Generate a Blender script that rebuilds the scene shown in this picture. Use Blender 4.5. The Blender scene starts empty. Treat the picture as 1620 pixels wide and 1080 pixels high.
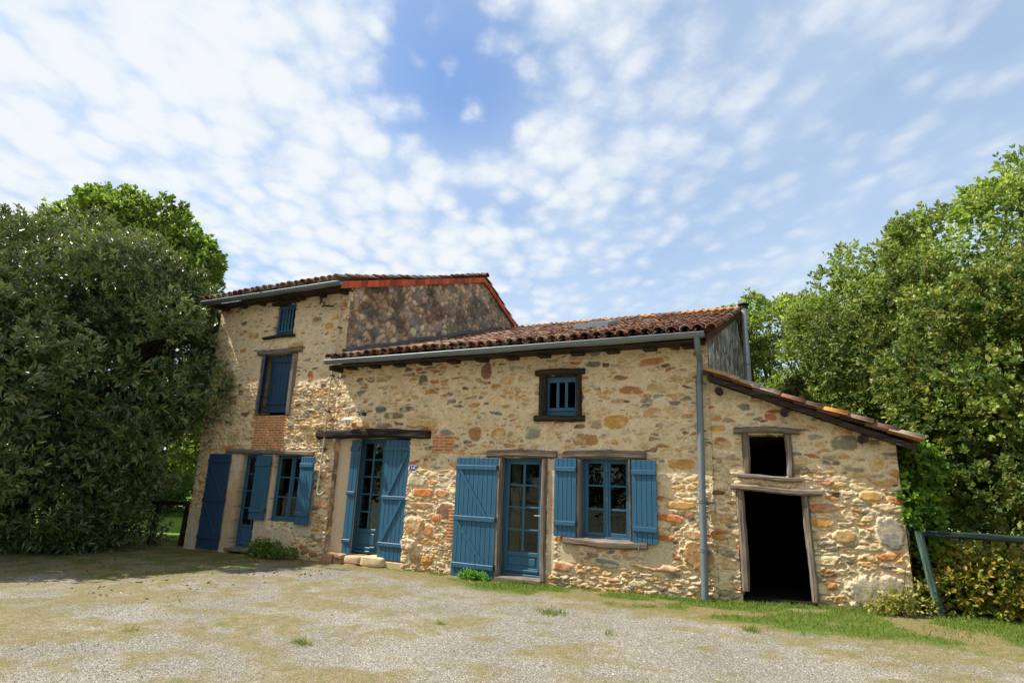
import bpy, math, random
import numpy as np
from mathutils import Matrix, Vector
random.seed(7)
RNG = np.random.default_rng(11)
scene = bpy.context.scene
COL = bpy.data.collections.new('scene_objects'); scene.collection.children.link(COL)
PI = math.pi

# ------------------------------------------------------------------ colour helpers
def s1(v):
    v = v / 255.0
    return v / 12.92 if v <= 0.04045 else ((v + 0.055) / 1.055) ** 2.4
def S(r, g, b): return np.array([s1(r), s1(g), s1(b)])

# ------------------------------------------------------------------ numpy noise
def _hash(ix, iy, seed):
    h = (ix.astype(np.int64) * 374761393 + iy.astype(np.int64) * 668265263 + seed * 1274126177) & 0xffffffff
    h = ((h ^ (h >> 13)) * 1274126177) & 0xffffffff
    h = h ^ (h >> 16)
    return (h & 0xffffff) / float(0x1000000)
def vnoise(x, y, seed=0):
    ix = np.floor(x); iy = np.floor(y); fx = x - ix; fy = y - iy
    fx = fx * fx * (3 - 2 * fx); fy = fy * fy * (3 - 2 * fy)
    a = _hash(ix, iy, seed); b = _hash(ix + 1, iy, seed); c = _hash(ix, iy + 1, seed); d = _hash(ix + 1, iy + 1, seed)
    return (a * (1 - fx) + b * fx) * (1 - fy) + (c * (1 - fx) + d * fx) * fy
def fbm(x, y, seed=0, octs=4):
    t = 0; a = 1; n = 0
    for k in range(octs):
        t = t + a * vnoise(x * 2 ** k, y * 2 ** k, seed + k * 17); n += a; a *= .5
    return t / n
def sstep(a, b, x):
    t = np.clip((x - a) / (b - a), 0, 1); return t * t * (3 - 2 * t)

# ------------------------------------------------------------------ objects
def link(o, parent=None):
    COL.objects.link(o)
    if parent is not None: o.parent = parent
    return o
def tag(o, label=None, cat=None, group=None, kind=None):
    if label: o['label'] = label
    if cat: o['category'] = cat
    if group: o['group'] = group
    if kind: o['kind'] = kind
    return o
def empty(name, loc, label, cat, group=None):
    o = bpy.data.objects.new(name, None); o.empty_display_size = .2
    o.location = loc; link(o); return tag(o, label, cat, group)
def mesh_np(name, V, F, mat, parent=None, col=None, smooth=False, origin=None):
    """V (n,3); F (m,k) array with constant k, or a list of such arrays"""
    Fs = F if isinstance(F, list) else [F]
    V = np.asarray(V, dtype=np.float32).copy()
    if parent is not None: V -= np.array(parent_world(parent), dtype=np.float32)
    elif origin is not None: V -= np.array(origin, dtype=np.float32)
    me = bpy.data.meshes.new(name)
    me.vertices.add(len(V)); me.vertices.foreach_set('co', V.ravel())
    tot = sum(f.size for f in Fs); npoly = sum(len(f) for f in Fs)
    me.loops.add(tot); me.polygons.add(npoly)
    me.loops.foreach_set('vertex_index', np.concatenate([np.asarray(f).ravel() for f in Fs]).astype(np.int32))
    sizes = np.concatenate([np.full(len(f), f.shape[1]) for f in Fs]); st = np.concatenate([[0], np.cumsum(sizes)[:-1]])
    me.polygons.foreach_set('loop_start', st.astype(np.int32))
    if smooth: me.polygons.foreach_set('use_smooth', np.ones(npoly, dtype=bool))
    else: me.polygons.foreach_set('use_smooth', np.zeros(npoly, dtype=bool))
    me.update(calc_edges=True)
    if col is not None:
        a = me.color_attributes.new('Col', 'FLOAT_COLOR', 'POINT')
        c = np.ones((len(V), 4), dtype=np.float32); c[:, :3] = col
        a.data.foreach_set('color', c.ravel())
    me.materials.append(mat)
    o = bpy.data.objects.new(name, me)
    if parent is None and origin is not None: o.location = origin
    return link(o, parent)
def parent_world(p):
    v = Vector((0, 0, 0))
    while p is not None: v += p.location; p = p.parent
    return v

class MB:
    def __init__(s): s.v = []; s.q = []; s.t = []; s.c = []
    def add(s, V, Q=(), T=(), c=(1, 1, 1)):
        n = len(s.v); s.v += [tuple(p) for p in V]; s.c += [tuple(c)] * len(V)
        s.q += [tuple(i + n for i in f) for f in Q]; s.t += [tuple(i + n for i in f) for f in T]
    def box(s, x0, x1, y0, y1, z0, z1, c=(1, 1, 1), R=None, o=(0, 0, 0)):
        V = [(x, y, z) for z in (z0, z1) for y in (y0, y1) for x in (x0, x1)]
        if R is not None: V = [tuple(R @ Vector(p) + Vector(o)) for p in V]
        s.add(V, [(0, 2, 3, 1), (4, 5, 7, 6), (0, 1, 5, 4), (2, 6, 7, 3), (0, 4, 6, 2), (1, 3, 7, 5)], c=c)
    def quadbar(s, pts, y0, y1, c=(1, 1, 1)):
        """prism from 4 (x,z) points counter-clockwise seen from the front"""
        V = [(p[0], y0, p[1]) for p in pts] + [(p[0], y1, p[1]) for p in pts]; n = len(pts)
        s.add(V, [(0, 1, 2, 3), (7, 6, 5, 4)] + [(i, i + n, (i + 1) % n + n, (i + 1) % n) for i in range(n)], c=c)
    def tube(s, P, r, n=10, caps=True, c=(1, 1, 1)):
        P = [Vector(p) for p in P]; rs = r if isinstance(r, (list, tuple)) else [r] * len(P)
        V = []; prev = None
        for i, p in enumerate(P):
            d = (P[min(i + 1, len(P) - 1)] - P[max(i - 1, 0)]).normalized()
            if prev is None:
                a = Vector((0, 0, 1)) if abs(d.z) < .9 else Vector((1, 0, 0)); u = d.cross(a).normalized()
            else: u = (prev - d * prev.dot(d)).normalized()
            prev = u; w = d.cross(u)
            for k in range(n):
                an = 2 * PI * k / n; V.append(p + (u * math.cos(an) + w * math.sin(an)) * rs[i])
        Q = [(i * n + k, i * n + (k + 1) % n, (i + 1) * n + (k + 1) % n, (i + 1) * n + k) for i in range(len(P) - 1) for k in range(n)]
        T = []
        if caps:
            a = len(V); V.append(P[0]); V.append(P[-1]); L = (len(P) - 1) * n
            T += [(a, (k + 1) % n, k) for k in range(n)] + [(a + 1, L + k, L + (k + 1) % n) for k in range(n)]
        s.add(V, Q, T, c)
    def build(s, name, mat, parent=None, smooth=False, bevel=0, origin=None):
        F = []
        if s.q: F.append(np.array(s.q))
        if s.t: F.append(np.array(s.t))
        o = mesh_np(name, np.array(s.v), F, mat, parent, col=np.array(s.c), smooth=smooth, origin=origin)
        if smooth: o.modifiers.new('es', 'EDGE_SPLIT').split_angle = math.radians(40)
        if bevel:
            b = o.modifiers.new('bevel', 'BEVEL'); b.width = bevel; b.segments = 1; b.limit_method = 'ANGLE'
        return o

# ------------------------------------------------------------------ materials
def newmat(name):
    m = bpy.data.materials.new(name); m.use_nodes = True; nt = m.node_tree; nt.nodes.clear()
    out = nt.nodes.new('ShaderNodeOutputMaterial'); p = nt.nodes.new('ShaderNodeBsdfPrincipled')
    nt.links.new(p.outputs[0], out.inputs[0]); return m, nt, p, out
def N(nt, t, **kw):
    n = nt.nodes.new(t)
    for k, v in kw.items():
        if k.startswith('i_'):
            key = k[2:]; key = int(key) if key.isdigit() else key.replace('_', ' ')
            n.inputs[key].default_value = v
        else: setattr(n, k, v)
    return n
def mixc(nt, f, a, b, bt='MIX'):
    n = nt.nodes.new('ShaderNodeMix'); n.data_type = 'RGBA'; n.blend_type = bt
    for sock, v in ((n.inputs[0], f), (n.inputs[6], a), (n.inputs[7], b)):
        if hasattr(v, 'links') or isinstance(v, bpy.types.NodeSocket): nt.links.new(v, sock)
        elif isinstance(v, (int, float)): sock.default_value = v
        else: sock.default_value = (*v, 1) if len(v) == 3 else v
    return n.outputs[2]
def math_(nt, op, a, b=None, c=None, clamp=False):
    n = nt.nodes.new('ShaderNodeMath'); n.operation = op; n.use_clamp = clamp
    for i, v in enumerate((a, b, c)):
        if v is None: continue
        if isinstance(v, (int, float)): n.inputs[i].default_value = v
        else: nt.links.new(v, n.inputs[i])
    return n.outputs[0]
def ramp(nt, f, stops):
    n = nt.nodes.new('ShaderNodeValToRGB'); e = n.color_ramp.elements
    while len(e) < len(stops): e.new(.5)
    for i, (p, c) in enumerate(stops): e[i].position = p; e[i].color = (*c, 1) if len(c) == 3 else c
    nt.links.new(f, n.inputs[0]); return n.outputs[0]
def noise(nt, co, scale, detail=4, rough=.6, vec=None):
    n = N(nt, 'ShaderNodeTexNoise'); n.inputs['Scale'].default_value = scale; n.inputs['Detail'].default_value = detail; n.inputs['Roughness'].default_value = rough
    if vec is not None:
        mp = N(nt, 'ShaderNodeMapping'); mp.inputs['Scale'].default_value = vec; nt.links.new(co, mp.inputs[0]); co = mp.outputs[0]
    nt.links.new(co, n.inputs[0]); return n.outputs[0]
def bump(nt, p, h, strength, dist=.01):
    b = N(nt, 'ShaderNodeBump'); b.inputs['Strength'].default_value = strength; b.inputs['Distance'].default_value = dist
    nt.links.new(h, b.inputs['Height']); nt.links.new(b.outputs[0], p.inputs['Normal'])
def geo(nt): return N(nt, 'ShaderNodeNewGeometry').outputs['Position']

def m_attr(name, rough=.9, nscale=60, lo=.75, hi=1.2, bstr=.5, bdist=.004, spec=.25, stain=None):
    m, nt, p, out = newmat(name); co = geo(nt)
    at = N(nt, 'ShaderNodeAttribute', attribute_name='Col').outputs['Color']
    n1 = noise(nt, co, nscale, 5, .65); n2 = noise(nt, co, nscale * .12, 3, .6)
    f = ramp(nt, n1, [(.3, (lo,) * 3), (.7, (hi,) * 3)])
    c = mixc(nt, 1.0, at, f, 'MULTIPLY')
    f2 = ramp(nt, n2, [(.3, (.88, .87, .86)), (.7, (1.08, 1.07, 1.05))]); c = mixc(nt, 1.0, c, f2, 'MULTIPLY')
    nt.links.new(c, p.inputs['Base Color']); p.inputs['Roughness'].default_value = rough; p.inputs['Specular IOR Level'].default_value = spec
    bump(nt, p, n1, bstr, bdist); return m
M = {}
M['stone'] = m_attr('rubble_stone', .92, 60, .66, 1.30, .9, .008)
M['oldstone'] = m_attr('weathered_stone', .95, 30, .6, 1.3, .8, .015)
M['tile'] = m_attr('clay_tile', .85, 45, .6, 1.3, .6, .004)
M['plain'] = m_attr('plain_painted', .6, 40, .9, 1.08, .2, .001)

def m_wood(name, base, dark, light, axis, rough=.85):
    m, nt, p, out = newmat(name); co = geo(nt)
    sc = {'x': (1.2, 26, 26), 'z': (26, 26, 1.2), 'y': (26, 1.2, 26)}[axis]
    g = noise(nt, co, 1.6, 6, .7, sc); b = noise(nt, co, 3, 3, .6)
    c = ramp(nt, g, [(.3, dark), (.48, base), (.72, light)])
    c = mixc(nt, .35, c, ramp(nt, b, [(.35, dark), (.65, light)]), 'OVERLAY')
    nt.links.new(c, p.inputs['Base Color']); p.inputs['Roughness'].default_value = rough; p.inputs['Specular IOR Level'].default_value = .2
    bump(nt, p, g, .9, .012); return m
GW = (tuple(S(128, 116, 104)), tuple(S(58, 50, 44)), tuple(S(172, 160, 148)))
M['wood_x'] = m_wood('grey_oak_beam', *GW, 'x'); M['wood_z'] = m_wood('grey_oak_post', *GW, 'z')
DW = (tuple(S(62, 52, 46)), tuple(S(28, 22, 20)), tuple(S(104, 92, 82)))
M['dwood_x'] = m_wood('dark_oak_beam', *DW, 'x'); M['dwood_z'] = m_wood('dark_oak_post', *DW, 'z'); M['dwood_y'] = m_wood('dark_rafter', *DW, 'y')
M['log'] = m_wood('blackened_log', tuple(S(46, 40, 38)), tuple(S(20, 18, 18)), tuple(S(110, 98, 92)), 'x')
MG = (tuple(S(74, 98, 90)), tuple(S(62, 58, 52)), tuple(S(118, 138, 128)))
M['green_z'] = m_wood('faded_green_post', *MG, 'z', .7); M['green_x'] = m_wood('faded_green_rail', tuple(S(42, 58, 54)), tuple(S(30, 34, 34)), tuple(S(74, 92, 86)), 'x', .7)
BK = (tuple(S(84, 66, 50)), tuple(S(38, 30, 24)), tuple(S(120, 100, 78)))
M['bark'] = m_wood('bark', *BK, 'z', .95)

def m_paint(name, c0, rough=.42, var=.2):
    m, nt, p, out = newmat(name); co = geo(nt)
    a = noise(nt, co, 2.2, 4, .6); g = noise(nt, co, 2.2, 5, .7, (22, 22, 1.2))
    c = mixc(nt, a, tuple(c0 * (1 - var)), tuple(c0 * (1 + var)))
    w = ramp(nt, g, [(.54, (0, 0, 0)), (.74, (1, 1, 1))]); pale = tuple(np.clip(c0 * 1.25 + .02, 0, 1))
    c = mixc(nt, math_(nt, 'MULTIPLY', w, .75), c, pale)
    nt.links.new(c, p.inputs['Base Color']); p.inputs['Roughness'].default_value = rough; p.inputs['Specular IOR Level'].default_value = .35
    bump(nt, p, g, .25, .003); return m
BLUE = S(48, 92, 118)
M['blue'] = m_paint('blue_shutter_paint', BLUE)
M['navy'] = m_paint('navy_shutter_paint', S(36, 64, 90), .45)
M['blue2'] = m_paint('blue_joinery_paint', S(50, 94, 118), .35, .12)
def m_zinc(name, c0, rough=.5):
    m, nt, p, out = newmat(name); co = geo(nt); a = noise(nt, co, 9, 5, .7)
    c = mixc(nt, a, tuple(c0 * .7), tuple(c0 * 1.25)); nt.links.new(c, p.inputs['Base Color'])
    p.inputs['Metallic'].default_value = .35; p.inputs['Roughness'].default_value = rough; bump(nt, p, a, .15, .004); return m
M['zinc'] = m_zinc('zinc', S(118, 128, 134)); M['steel'] = m_zinc('flue_steel', S(176, 178, 182), .4)
M['iron'] = m_zinc('black_iron', S(44, 44, 44), .55); M['conduit'] = m_zinc('painted_conduit', S(196, 186, 164), .7)
def m_flat(name, c, rough=.8, spec=.3):
    m, nt, p, out = newmat(name); a = noise(nt, geo(nt), 12, 4, .6)
    nt.links.new(mixc(nt, a, tuple(c * .8), tuple(np.clip(c * 1.2, 0, 1))), p.inputs['Base Color']); p.inputs['Roughness'].default_value = rough; p.inputs['Specular IOR Level'].default_value = spec; return m
M['room'] = m_flat('painted_dark_interior', np.array([.012, .011, .010]), .95, .05)  # near-black colour stands in for the lack of light indoors
M['plaster'] = m_flat('pale_plaster', S(214, 190, 160), .95, .1)
M['white'] = m_flat('white_enamel', S(235, 235, 232), .3)
M['enamel'] = m_flat('blue_enamel', S(28, 52, 130), .25)
M['curtain'] = m_flat('curtain_cloth', S(150, 142, 120), .95, .05)
def m_glass():
    m, nt, p, out = newmat('window_glass'); nt.nodes.remove(p)
    t = N(nt, 'ShaderNodeBsdfTransparent'); t.inputs[0].default_value = (.75, .8, .78, 1)
    g = N(nt, 'ShaderNodeBsdfGlossy'); g.inputs['Roughness'].default_value = .03; g.inputs['Color'].default_value = (.85, .9, .95, 1)
    fr = N(nt, 'ShaderNodeFresnel'); fr.inputs[0].default_value = 1.45
    nz = noise(nt, geo(nt), 3, 2); b = N(nt, 'ShaderNodeBump'); b.inputs['Strength'].default_value = .06; b.inputs['Distance'].default_value = .05
    nt.links.new(nz, b.inputs['Height']); nt.links.new(b.outputs[0], g.inputs['Normal'])
    x = N(nt, 'ShaderNodeMixShader'); nt.links.new(fr.outputs[0], x.inputs[0]); nt.links.new(t.outputs[0], x.inputs[1]); nt.links.new(g.outputs[0], x.inputs[2]); nt.links.new(x.outputs[0], out.inputs[0]); return m
M['glass'] = m_glass()
def m_leaf(name, rough, spec, trans):
    m, nt, p, out = newmat(name)
    at = N(nt, 'ShaderNodeAttribute', attribute_name='Col').outputs['Color']
    nt.links.new(at, p.inputs['Base Color']); p.inputs['Roughness'].default_value = rough; p.inputs['Specular IOR Level'].default_value = spec
    if trans > 0:
        t = N(nt, 'ShaderNodeBsdfTranslucent'); nt.links.new(mixc(nt, 1.0, at, (1.32, 1.32, .78), 'MULTIPLY'), t.inputs[0])
        x = N(nt, 'ShaderNodeMixShader'); x.inputs[0].default_value = trans
        nt.links.new(p.outputs[0], x.inputs[1]); nt.links.new(t.outputs[0], x.inputs[2]); nt.links.new(x.outputs[0], out.inputs[0])
    return m
M['leaf_gloss'] = m_leaf('glossy_evergreen_leaf', .34, .9, .10)
M['leaf'] = m_leaf('broad_leaf', .5, .3, .42)
M['leaf_shrub'] = m_leaf('shrub_leaf', .5, .35, .28)
M['grass'] = m_leaf('grass_blade', .7, .15, .3)
M['pebble'] = m_attr('pebble_stone', .9, 120, .8, 1.15, .3, .002)

# ------------------------------------------------------------------ ground height
GX = [-60, -20, -13, -8.5, -3.8, -1.3, .8, 3, 60]; GZ = [-.6, -.36, -.27, -.175, -.122, -.066, .05, .09, .3]
def gz(x, y):
    x = np.asarray(x, float); y = np.asarray(y, float)
    b = np.interp(x, GX, GZ)
    return b + .012 * (fbm(x * 1.3, y * 1.3, 5, 3) - .5) * 2
def rubble_field(x, z, cw, ch, seed, p=2.6, jit=.40):
    """anisotropic jittered Voronoi: F1, F2-F1, ids"""
    x = x + .035 * (fbm(x * 9, z * 9, seed + 3, 3) - .5) * 2; z = z + .022 * (fbm(x * 7, z * 11, seed + 5, 3) - .5) * 2
    v = z / ch; row = np.floor(v); best = np.full(x.shape, 9.); sec = np.full(x.shape, 9.)
    bi = np.zeros(x.shape); bj = np.zeros(x.shape)
    for dr in (-1, 0, 1):
        r = row + dr; off = _hash(r, r * 0 + 7, seed) ; ws = .75 + .6 * _hash(r, r * 0 + 13, seed)
        u = x / (cw * ws) + off; cu = np.floor(u)
        for dc in (-1, 0, 1):
            c = cu + dc
            jx = (_hash(c, r, seed + 31) - .5) * 2 * jit; jz = (_hash(c, r, seed + 57) - .5) * 2 * jit * .75
            w = .75 + .55 * _hash(c, r, seed + 91)
            dx = np.abs(u - (c + .5 + jx)) * ws; dz = np.abs(v - (r + .5 + jz))
            d = (dx ** p + dz ** p) ** (1 / p) / w
            m = d < best; sec = np.where(m, best, np.minimum(sec, d)); best = np.where(m, d, best)
            bi = np.where(m, c, bi); bj = np.where(m, r, bj)
    return best, sec - best, bi, bj
MORTAR = S(226, 205, 170)
PAL = np.array([S(192, 144, 76), S(176, 106, 54), S(214, 188, 142), S(118, 118, 108), S(98, 72, 56), S(224, 200, 160), S(200, 166, 114), S(150, 134, 108)])
PCUM = np.cumsum([.17, .065, .22, .10, .05, .17, .15, .075])
# (x, z, rx, rz, colour, height, angle) stones one can single out
FEAT = [(-6.60, 1.53, .22, .11, S(190, 180, 140), .035, -.05), (-6.42, 1.30, .30, .075, S(206, 112, 22), .03, 0), (-6.02, 1.30, .17, .07, S(186, 118, 52), .02, 0),
        (-5.93, .98, .19, .15, S(120, 72, 66), .02, .1), (-6.60, .68, .23, .17, S(178, 128, 60), .05, -.1), (-6.68, .33, .17, .11, S(208, 186, 156), .10, 0),
        (-6.28, .62, .13, .11, S(190, 130, 60), .03, 0), (-6.10, .84, .10, .07, S(200, 100, 30), .03, .3), (-6.45, 1.06, .3, .055, S(160, 112, 64), .02, 0),
        (-1.36, .56, .26, .19, S(160, 118, 62), .05, -.5), (-1.75, 1.10, .23, .06, S(196, 104, 36), .03, -.1), (-1.60, 1.30, .26, .06, S(196, 140, 64), .02, 0),
        (-1.55, 1.94, .22, .09, S(196, 142, 60), .02, 0), (-1.42, .87, .16, .07, S(176, 110, 50), .03, -.1), (-1.85, .80, .14, .045, S(190, 100, 40), .03, 0),
        (1.16, 1.08, .17, .21, S(120, 122, 118), .03, .05), (.95, .28, .38, .26, S(150, 144, 128), .03, .1), (.98, 1.55, .16, .07, S(196, 150, 70), .03, 0),
        (.72, 2.28, .17, .11, S(132, 130, 108), .02, 0), (-.92, 2.28, .15, .07, S(172, 112, 50), .02, -.3), (-1.0, 2.50, .13, .05, S(206, 152, 64), .02, 0),
        (-1.0, 2.67, .10, .06, S(204, 140, 54), .02, 0), (-.22, 2.66, .09, .05, S(190, 96, 40), .02, -.2), (1.08, 2.0, .10, .12, S(206, 158, 72), .02, 0),
        (.35, 1.16, .17, .08, S(196, 138, 58), .02, 0), (.62, 1.0, .15, .09, S(186, 150, 88), .03, 0), (.2, .98, .11, .08, S(132, 104, 72), .03, 0),
        (-5.17, 3.62, .12, .17, S(122, 68, 52), .015, 0), (-4.72, 3.42, .17, .08, S(204, 152, 56), .01, 0), (-6.6, 3.50, .12, .12, S(92, 84, 64), .012, 0),
        (-4.55, 1.76 + .6, .14, .10, S(176, 148, 96), .02, 0), (-4.85, 2.42, .17, .12, S(196, 148, 70), .02, 0), (-5.35, 2.42, .15, .14, S(162, 110, 60), .02, 0),
        (-2.62, 2.62, .22, .12, S(200, 148, 62), .015, 0), (-4.15, 2.45, .15, .13, S(140, 138, 118), .02, 0), (-3.15, 2.32, .24, .10, S(170, 118, 66), .02, 0),
        (-2.35, 3.15, .24, .07, S(178, 102, 44), .015, 0), (-1.85, 3.17, .28, .09, S(190, 158, 104), .01, 0), (-2.0, 3.62, .24, .07, S(186, 118, 58), .01, .1),
        (-3.0, 3.86, .13, .08, S(120, 104, 72), .01, 0), (-3.6, .22, .25, .08, S(180, 112, 60), .04, -.05), (-2.8, .34, .2, .07, S(120, 120, 116), .03, -.1),
        (-2.0, .35, .4, .05, S(176, 120, 76), .04, -.05), (-7.6, 2.93, .16, .08, S(78, 84, 82), .02, 0), (-7.25, 2.80, .28, .07, S(124, 104, 74), .02, 0),
        (-6.95, 2.92, .2, .06, S(70, 70, 66), .02, .1), (-6.55, 2.62, .4, .07, S(208, 170, 104), .04, 0), (-8.1, 2.62, .26, .07, S(196, 122, 48), .04, 0), (-7.5, 2.60, .22, .06, S(126, 116, 92), .03, 0),
        (-8.98, 5.33, .13, .11, S(172, 96, 46), .02, 0), (-9.35, 4.90, .15, .09, S(208, 158, 74), .012, 0), (-9.75, 5.05, .16, .11, S(136, 124, 92), .012, 0), (-9.75, 3.75, .09, .12, S(190, 108, 44), .012, 0),
        (-11.8, 4.85, .18, .10, S(190, 142, 72), .012, 0), (-10.3, 4.52, .3, .06, S(206, 160, 86), .012, 0), (-8.95, .95, .2, .05, S(190, 120, 60), .05, -.1), (-8.98, 1.55, .18, .06, S(190, 130, 80), .05, 0),
        (-9.72, 2.60, .16, .05, S(200, 160, 104), .10, 0), (-9.3, 2.60, .17, .06, S(204, 168, 116), .10, 0), (-5.95, 2.20, .26, .05, S(72, 68, 64), .05, 0)]
def rough_zone(x, z):
    r = np.where(x < -8.75, sstep(3.85, 3.35, z) * .9 + .15,
        np.where(x < -1.1, sstep(1.9, .7, z) * .75 + .18 + .25 * sstep(-5.9, -6.3, x) * sstep(2.4, 1.8, z), sstep(2.5, 1.5, z) * .7 + .2))
    return np.clip(r, 0, 1)
def in_box(x, z, b, soft=.03):
    n = .035 * (fbm(x * 8, z * 8, 77, 3) - .5) * 2
    return sstep(b[0] - soft, b[0] + soft, x + n) * sstep(b[1] + soft, b[1] - soft, x + n) * sstep(b[2] - soft, b[2] + soft, z + n) * sstep(b[3] + soft, b[3] - soft, z + n)
PLAST = [(-12.15, -11.60, -.3, 2.02), (-10.95, -10.50, -.3, 1.98), (-11.0, -9.75, -.3, .38), (-9.66, -9.25, .55, 1.98), (-9.7, -9.2, .28, .6), (-3.62, -3.25, .30, .62), (-2.2, -1.75, .35, .72), (-3.84, -3.70, .1, 1.9), (-13.3, -12.75, -.3, .7), (-12.1, -11.6, 1.2, 2.0)]
def wall_surface(x, z):
    R = rough_zone(x, z)
    tower_hi = np.where(x < -8.75, sstep(3.3, 3.8, z), 0)
    F1, E, ci, cj = rubble_field(x, z, .195, .070, 3, 2.2, .46)
    B1, EB, bi, bj = rubble_field(x + 5, z, .32, .12, 21, 2.4, .46)
    big = _hash(bi, bj, 301) < .26
    e = np.where(big, EB, E); f1 = np.where(big, B1, F1); i = np.where(big, bi + 999, ci); j = np.where(big, bj + 777, cj)
    hr = _hash(i, j, 411); thr = np.where(hr < .6, .05 + .22 * hr, .18 + .9 * (hr - .6)) - .05 * R + .16 * tower_hi
    nz = (fbm(x * 30, z * 38, 9, 4) - .5)
    ee = e + nz * .34 - thr
    mask = sstep(.0, .09, ee)
    # colour
    pr = _hash(i, j, 512); k = np.searchsorted(PCUM, np.clip(pr, 0, .999)); col = PAL[k]
    col = col * (.82 + .36 * _hash(i, j, 613))[..., None]
    inner = fbm(x * 26, z * 44, 19, 4); col = col * (.55 + .90 * inner)[..., None]
    rust = sstep(.55, .75, fbm(x * 9, z * 12, 23, 3)); col = col * (1 - .35 * rust[..., None]) + .35 * rust[..., None] * S(196, 120, 48)
    show = np.where(_hash(i, j, 714) < .12 + .15 * tower_hi, .25, .95)
    show = show * (.72 + .45 * fbm(x * 5, z * 5, 29, 2))
    mort = MORTAR * (.80 + .28 * fbm(x * 3, z * 3, 33, 4) + .16 * fbm(x * 24, z * 24, 34, 3))[..., None]
    warm = fbm(x * .8, z * .8, 35, 3); mort = mort * (1 - .3 * warm[..., None]) + .3 * warm[..., None] * S(208, 182, 142)
    h = mask * (.35 + .65 * _hash(i, j, 815)) * (1 + .25 * np.clip(1 - f1, 0, 1)) * (.004 + .021 * R) + mask * R * .024 * (fbm(x * 16, z * 46, 47, 3) - .5)
    h = h + (fbm(x * 13, z * 22, 41, 4) - .5) * (.006 + .016 * R) + (fbm(x * 2, z * 2, 43, 2) - .5) * .02
    dip = sstep(.14, .0, np.abs(ee + .03)) * R * .016; h = h - dip
    a = np.clip(mask * show, 0, 1)
    # single stones
    for (fx, fz, rx, rz, fc, fh, an) in FEAT:
        sel = (np.abs(x - fx) < rx * 1.5 + .1) & (np.abs(z - fz) < rz * 1.6 + .1)
        if not sel.any(): continue
        xx = x[sel] - fx; zz = z[sel] - fz; ca, sa = math.cos(an), math.sin(an)
        u = (xx * ca + zz * sa) / rx; v = (-xx * sa + zz * ca) / rz
        d = (np.abs(u) ** 2.8 + np.abs(v) ** 2.8) ** (1 / 2.8) + .35 * (fbm(x[sel] * 34, z[sel] * 34, 63, 3) - .5) + .40 * (fbm(x[sel] * 11, z[sel] * 11, int(fx * 10 + fz * 7) & 255, 3) - .5)
        mm = sstep(1.0, .82, d); wide = sstep(1.25, 1.05, d)
        a[sel] = a[sel] * (1 - wide); g = (fc * .80 + MORTAR * .13) * (.7 + .6 * fbm(x[sel] * 20, z[sel] * 24, 61, 4))[:, None]
        col[sel] = np.where((mm > 0)[:, None], g, col[sel]); a[sel] = np.maximum(a[sel], mm)
        h[sel] = h[sel] * (1 - wide) + mm * fh * (.8 + .4 * fbm(x[sel] * 14, z[sel] * 14, 62, 3))
    c = mort * (1 - a[..., None]) + col * a[..., None]
    # lime smears over the stone faces
    sm = sstep(.52, .72, fbm(x * 6, z * 9, 71, 4)) * (.65 - .25 * R); c = c * (1 - sm[..., None]) + mort * sm[..., None]
    # damp foot of the wall
    gr = z - np.interp(x, GX, GZ); ft = sstep(.35, .0, gr + .2 * (fbm(x * 4, z * 4, 73, 3) - .5)); c = c * (1 - .30 * ft[..., None]) + S(150, 130, 96) * .30 * ft[..., None]
    for b in PLAST:
        t = in_box(x, z, b); pc = S(206, 188, 158) * (.85 + .3 * fbm(x * 5, z * 5, 81, 4))[..., None]
        st = sstep(.5, .75, fbm(x * 2.2, z * 1.6, 83, 3)) * .5; pc = pc * (1 - st[..., None]) + S(176, 132, 92) * st[..., None]
        c = c * (1 - t[..., None]) + pc * t[..., None]; h = h * (1 - t) + t * (.008 + .006 * fbm(x * 9, z * 9, 85, 3))
    for b in [(-11.34, -10.30, 2.10, 2.86), (-6.30, -5.80, 2.08, 2.40), (-5.86, -5.70, .45, 1.05)]:
        t = in_box(x, z, b, .015); rz_ = z / .058; rr = np.floor(rz_); ux = x / .215 + .5 * (rr % 2) + .1 * _hash(rr, rr * 0, 91); uu = np.floor(ux)
        fz_ = rz_ - rr; fx_ = ux - uu; n_ = .2 * (fbm(x * 40, z * 40, 93, 2) - .5)
        bm = sstep(.12, .24, np.minimum(fz_, 1 - fz_) + n_) * sstep(.03, .07, np.minimum(fx_, 1 - fx_) + n_ * .3)
        bc = S(192, 118, 76) * (.75 + .5 * _hash(uu, rr, 95))[..., None]; bc = bc * (.8 + .4 * inner)[..., None]
        cc = S(206, 178, 136) * (1 - bm[..., None]) + bc * bm[..., None]; c = c * (1 - t[..., None]) + cc * t[..., None]
        h = h * (1 - t) + t * (.006 + .010 * bm)
    # upper wall over the big lintel stands a few centimetres proud
    h = h + .045 * sstep(-6.36, -6.42, x + .03 * nz) * sstep(-8.9, -8.8, x) * sstep(2.44, 2.5, z) * sstep(-6.2, -6.3, x + 0 * z)
    return h, np.clip(c, .01, .9)

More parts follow.
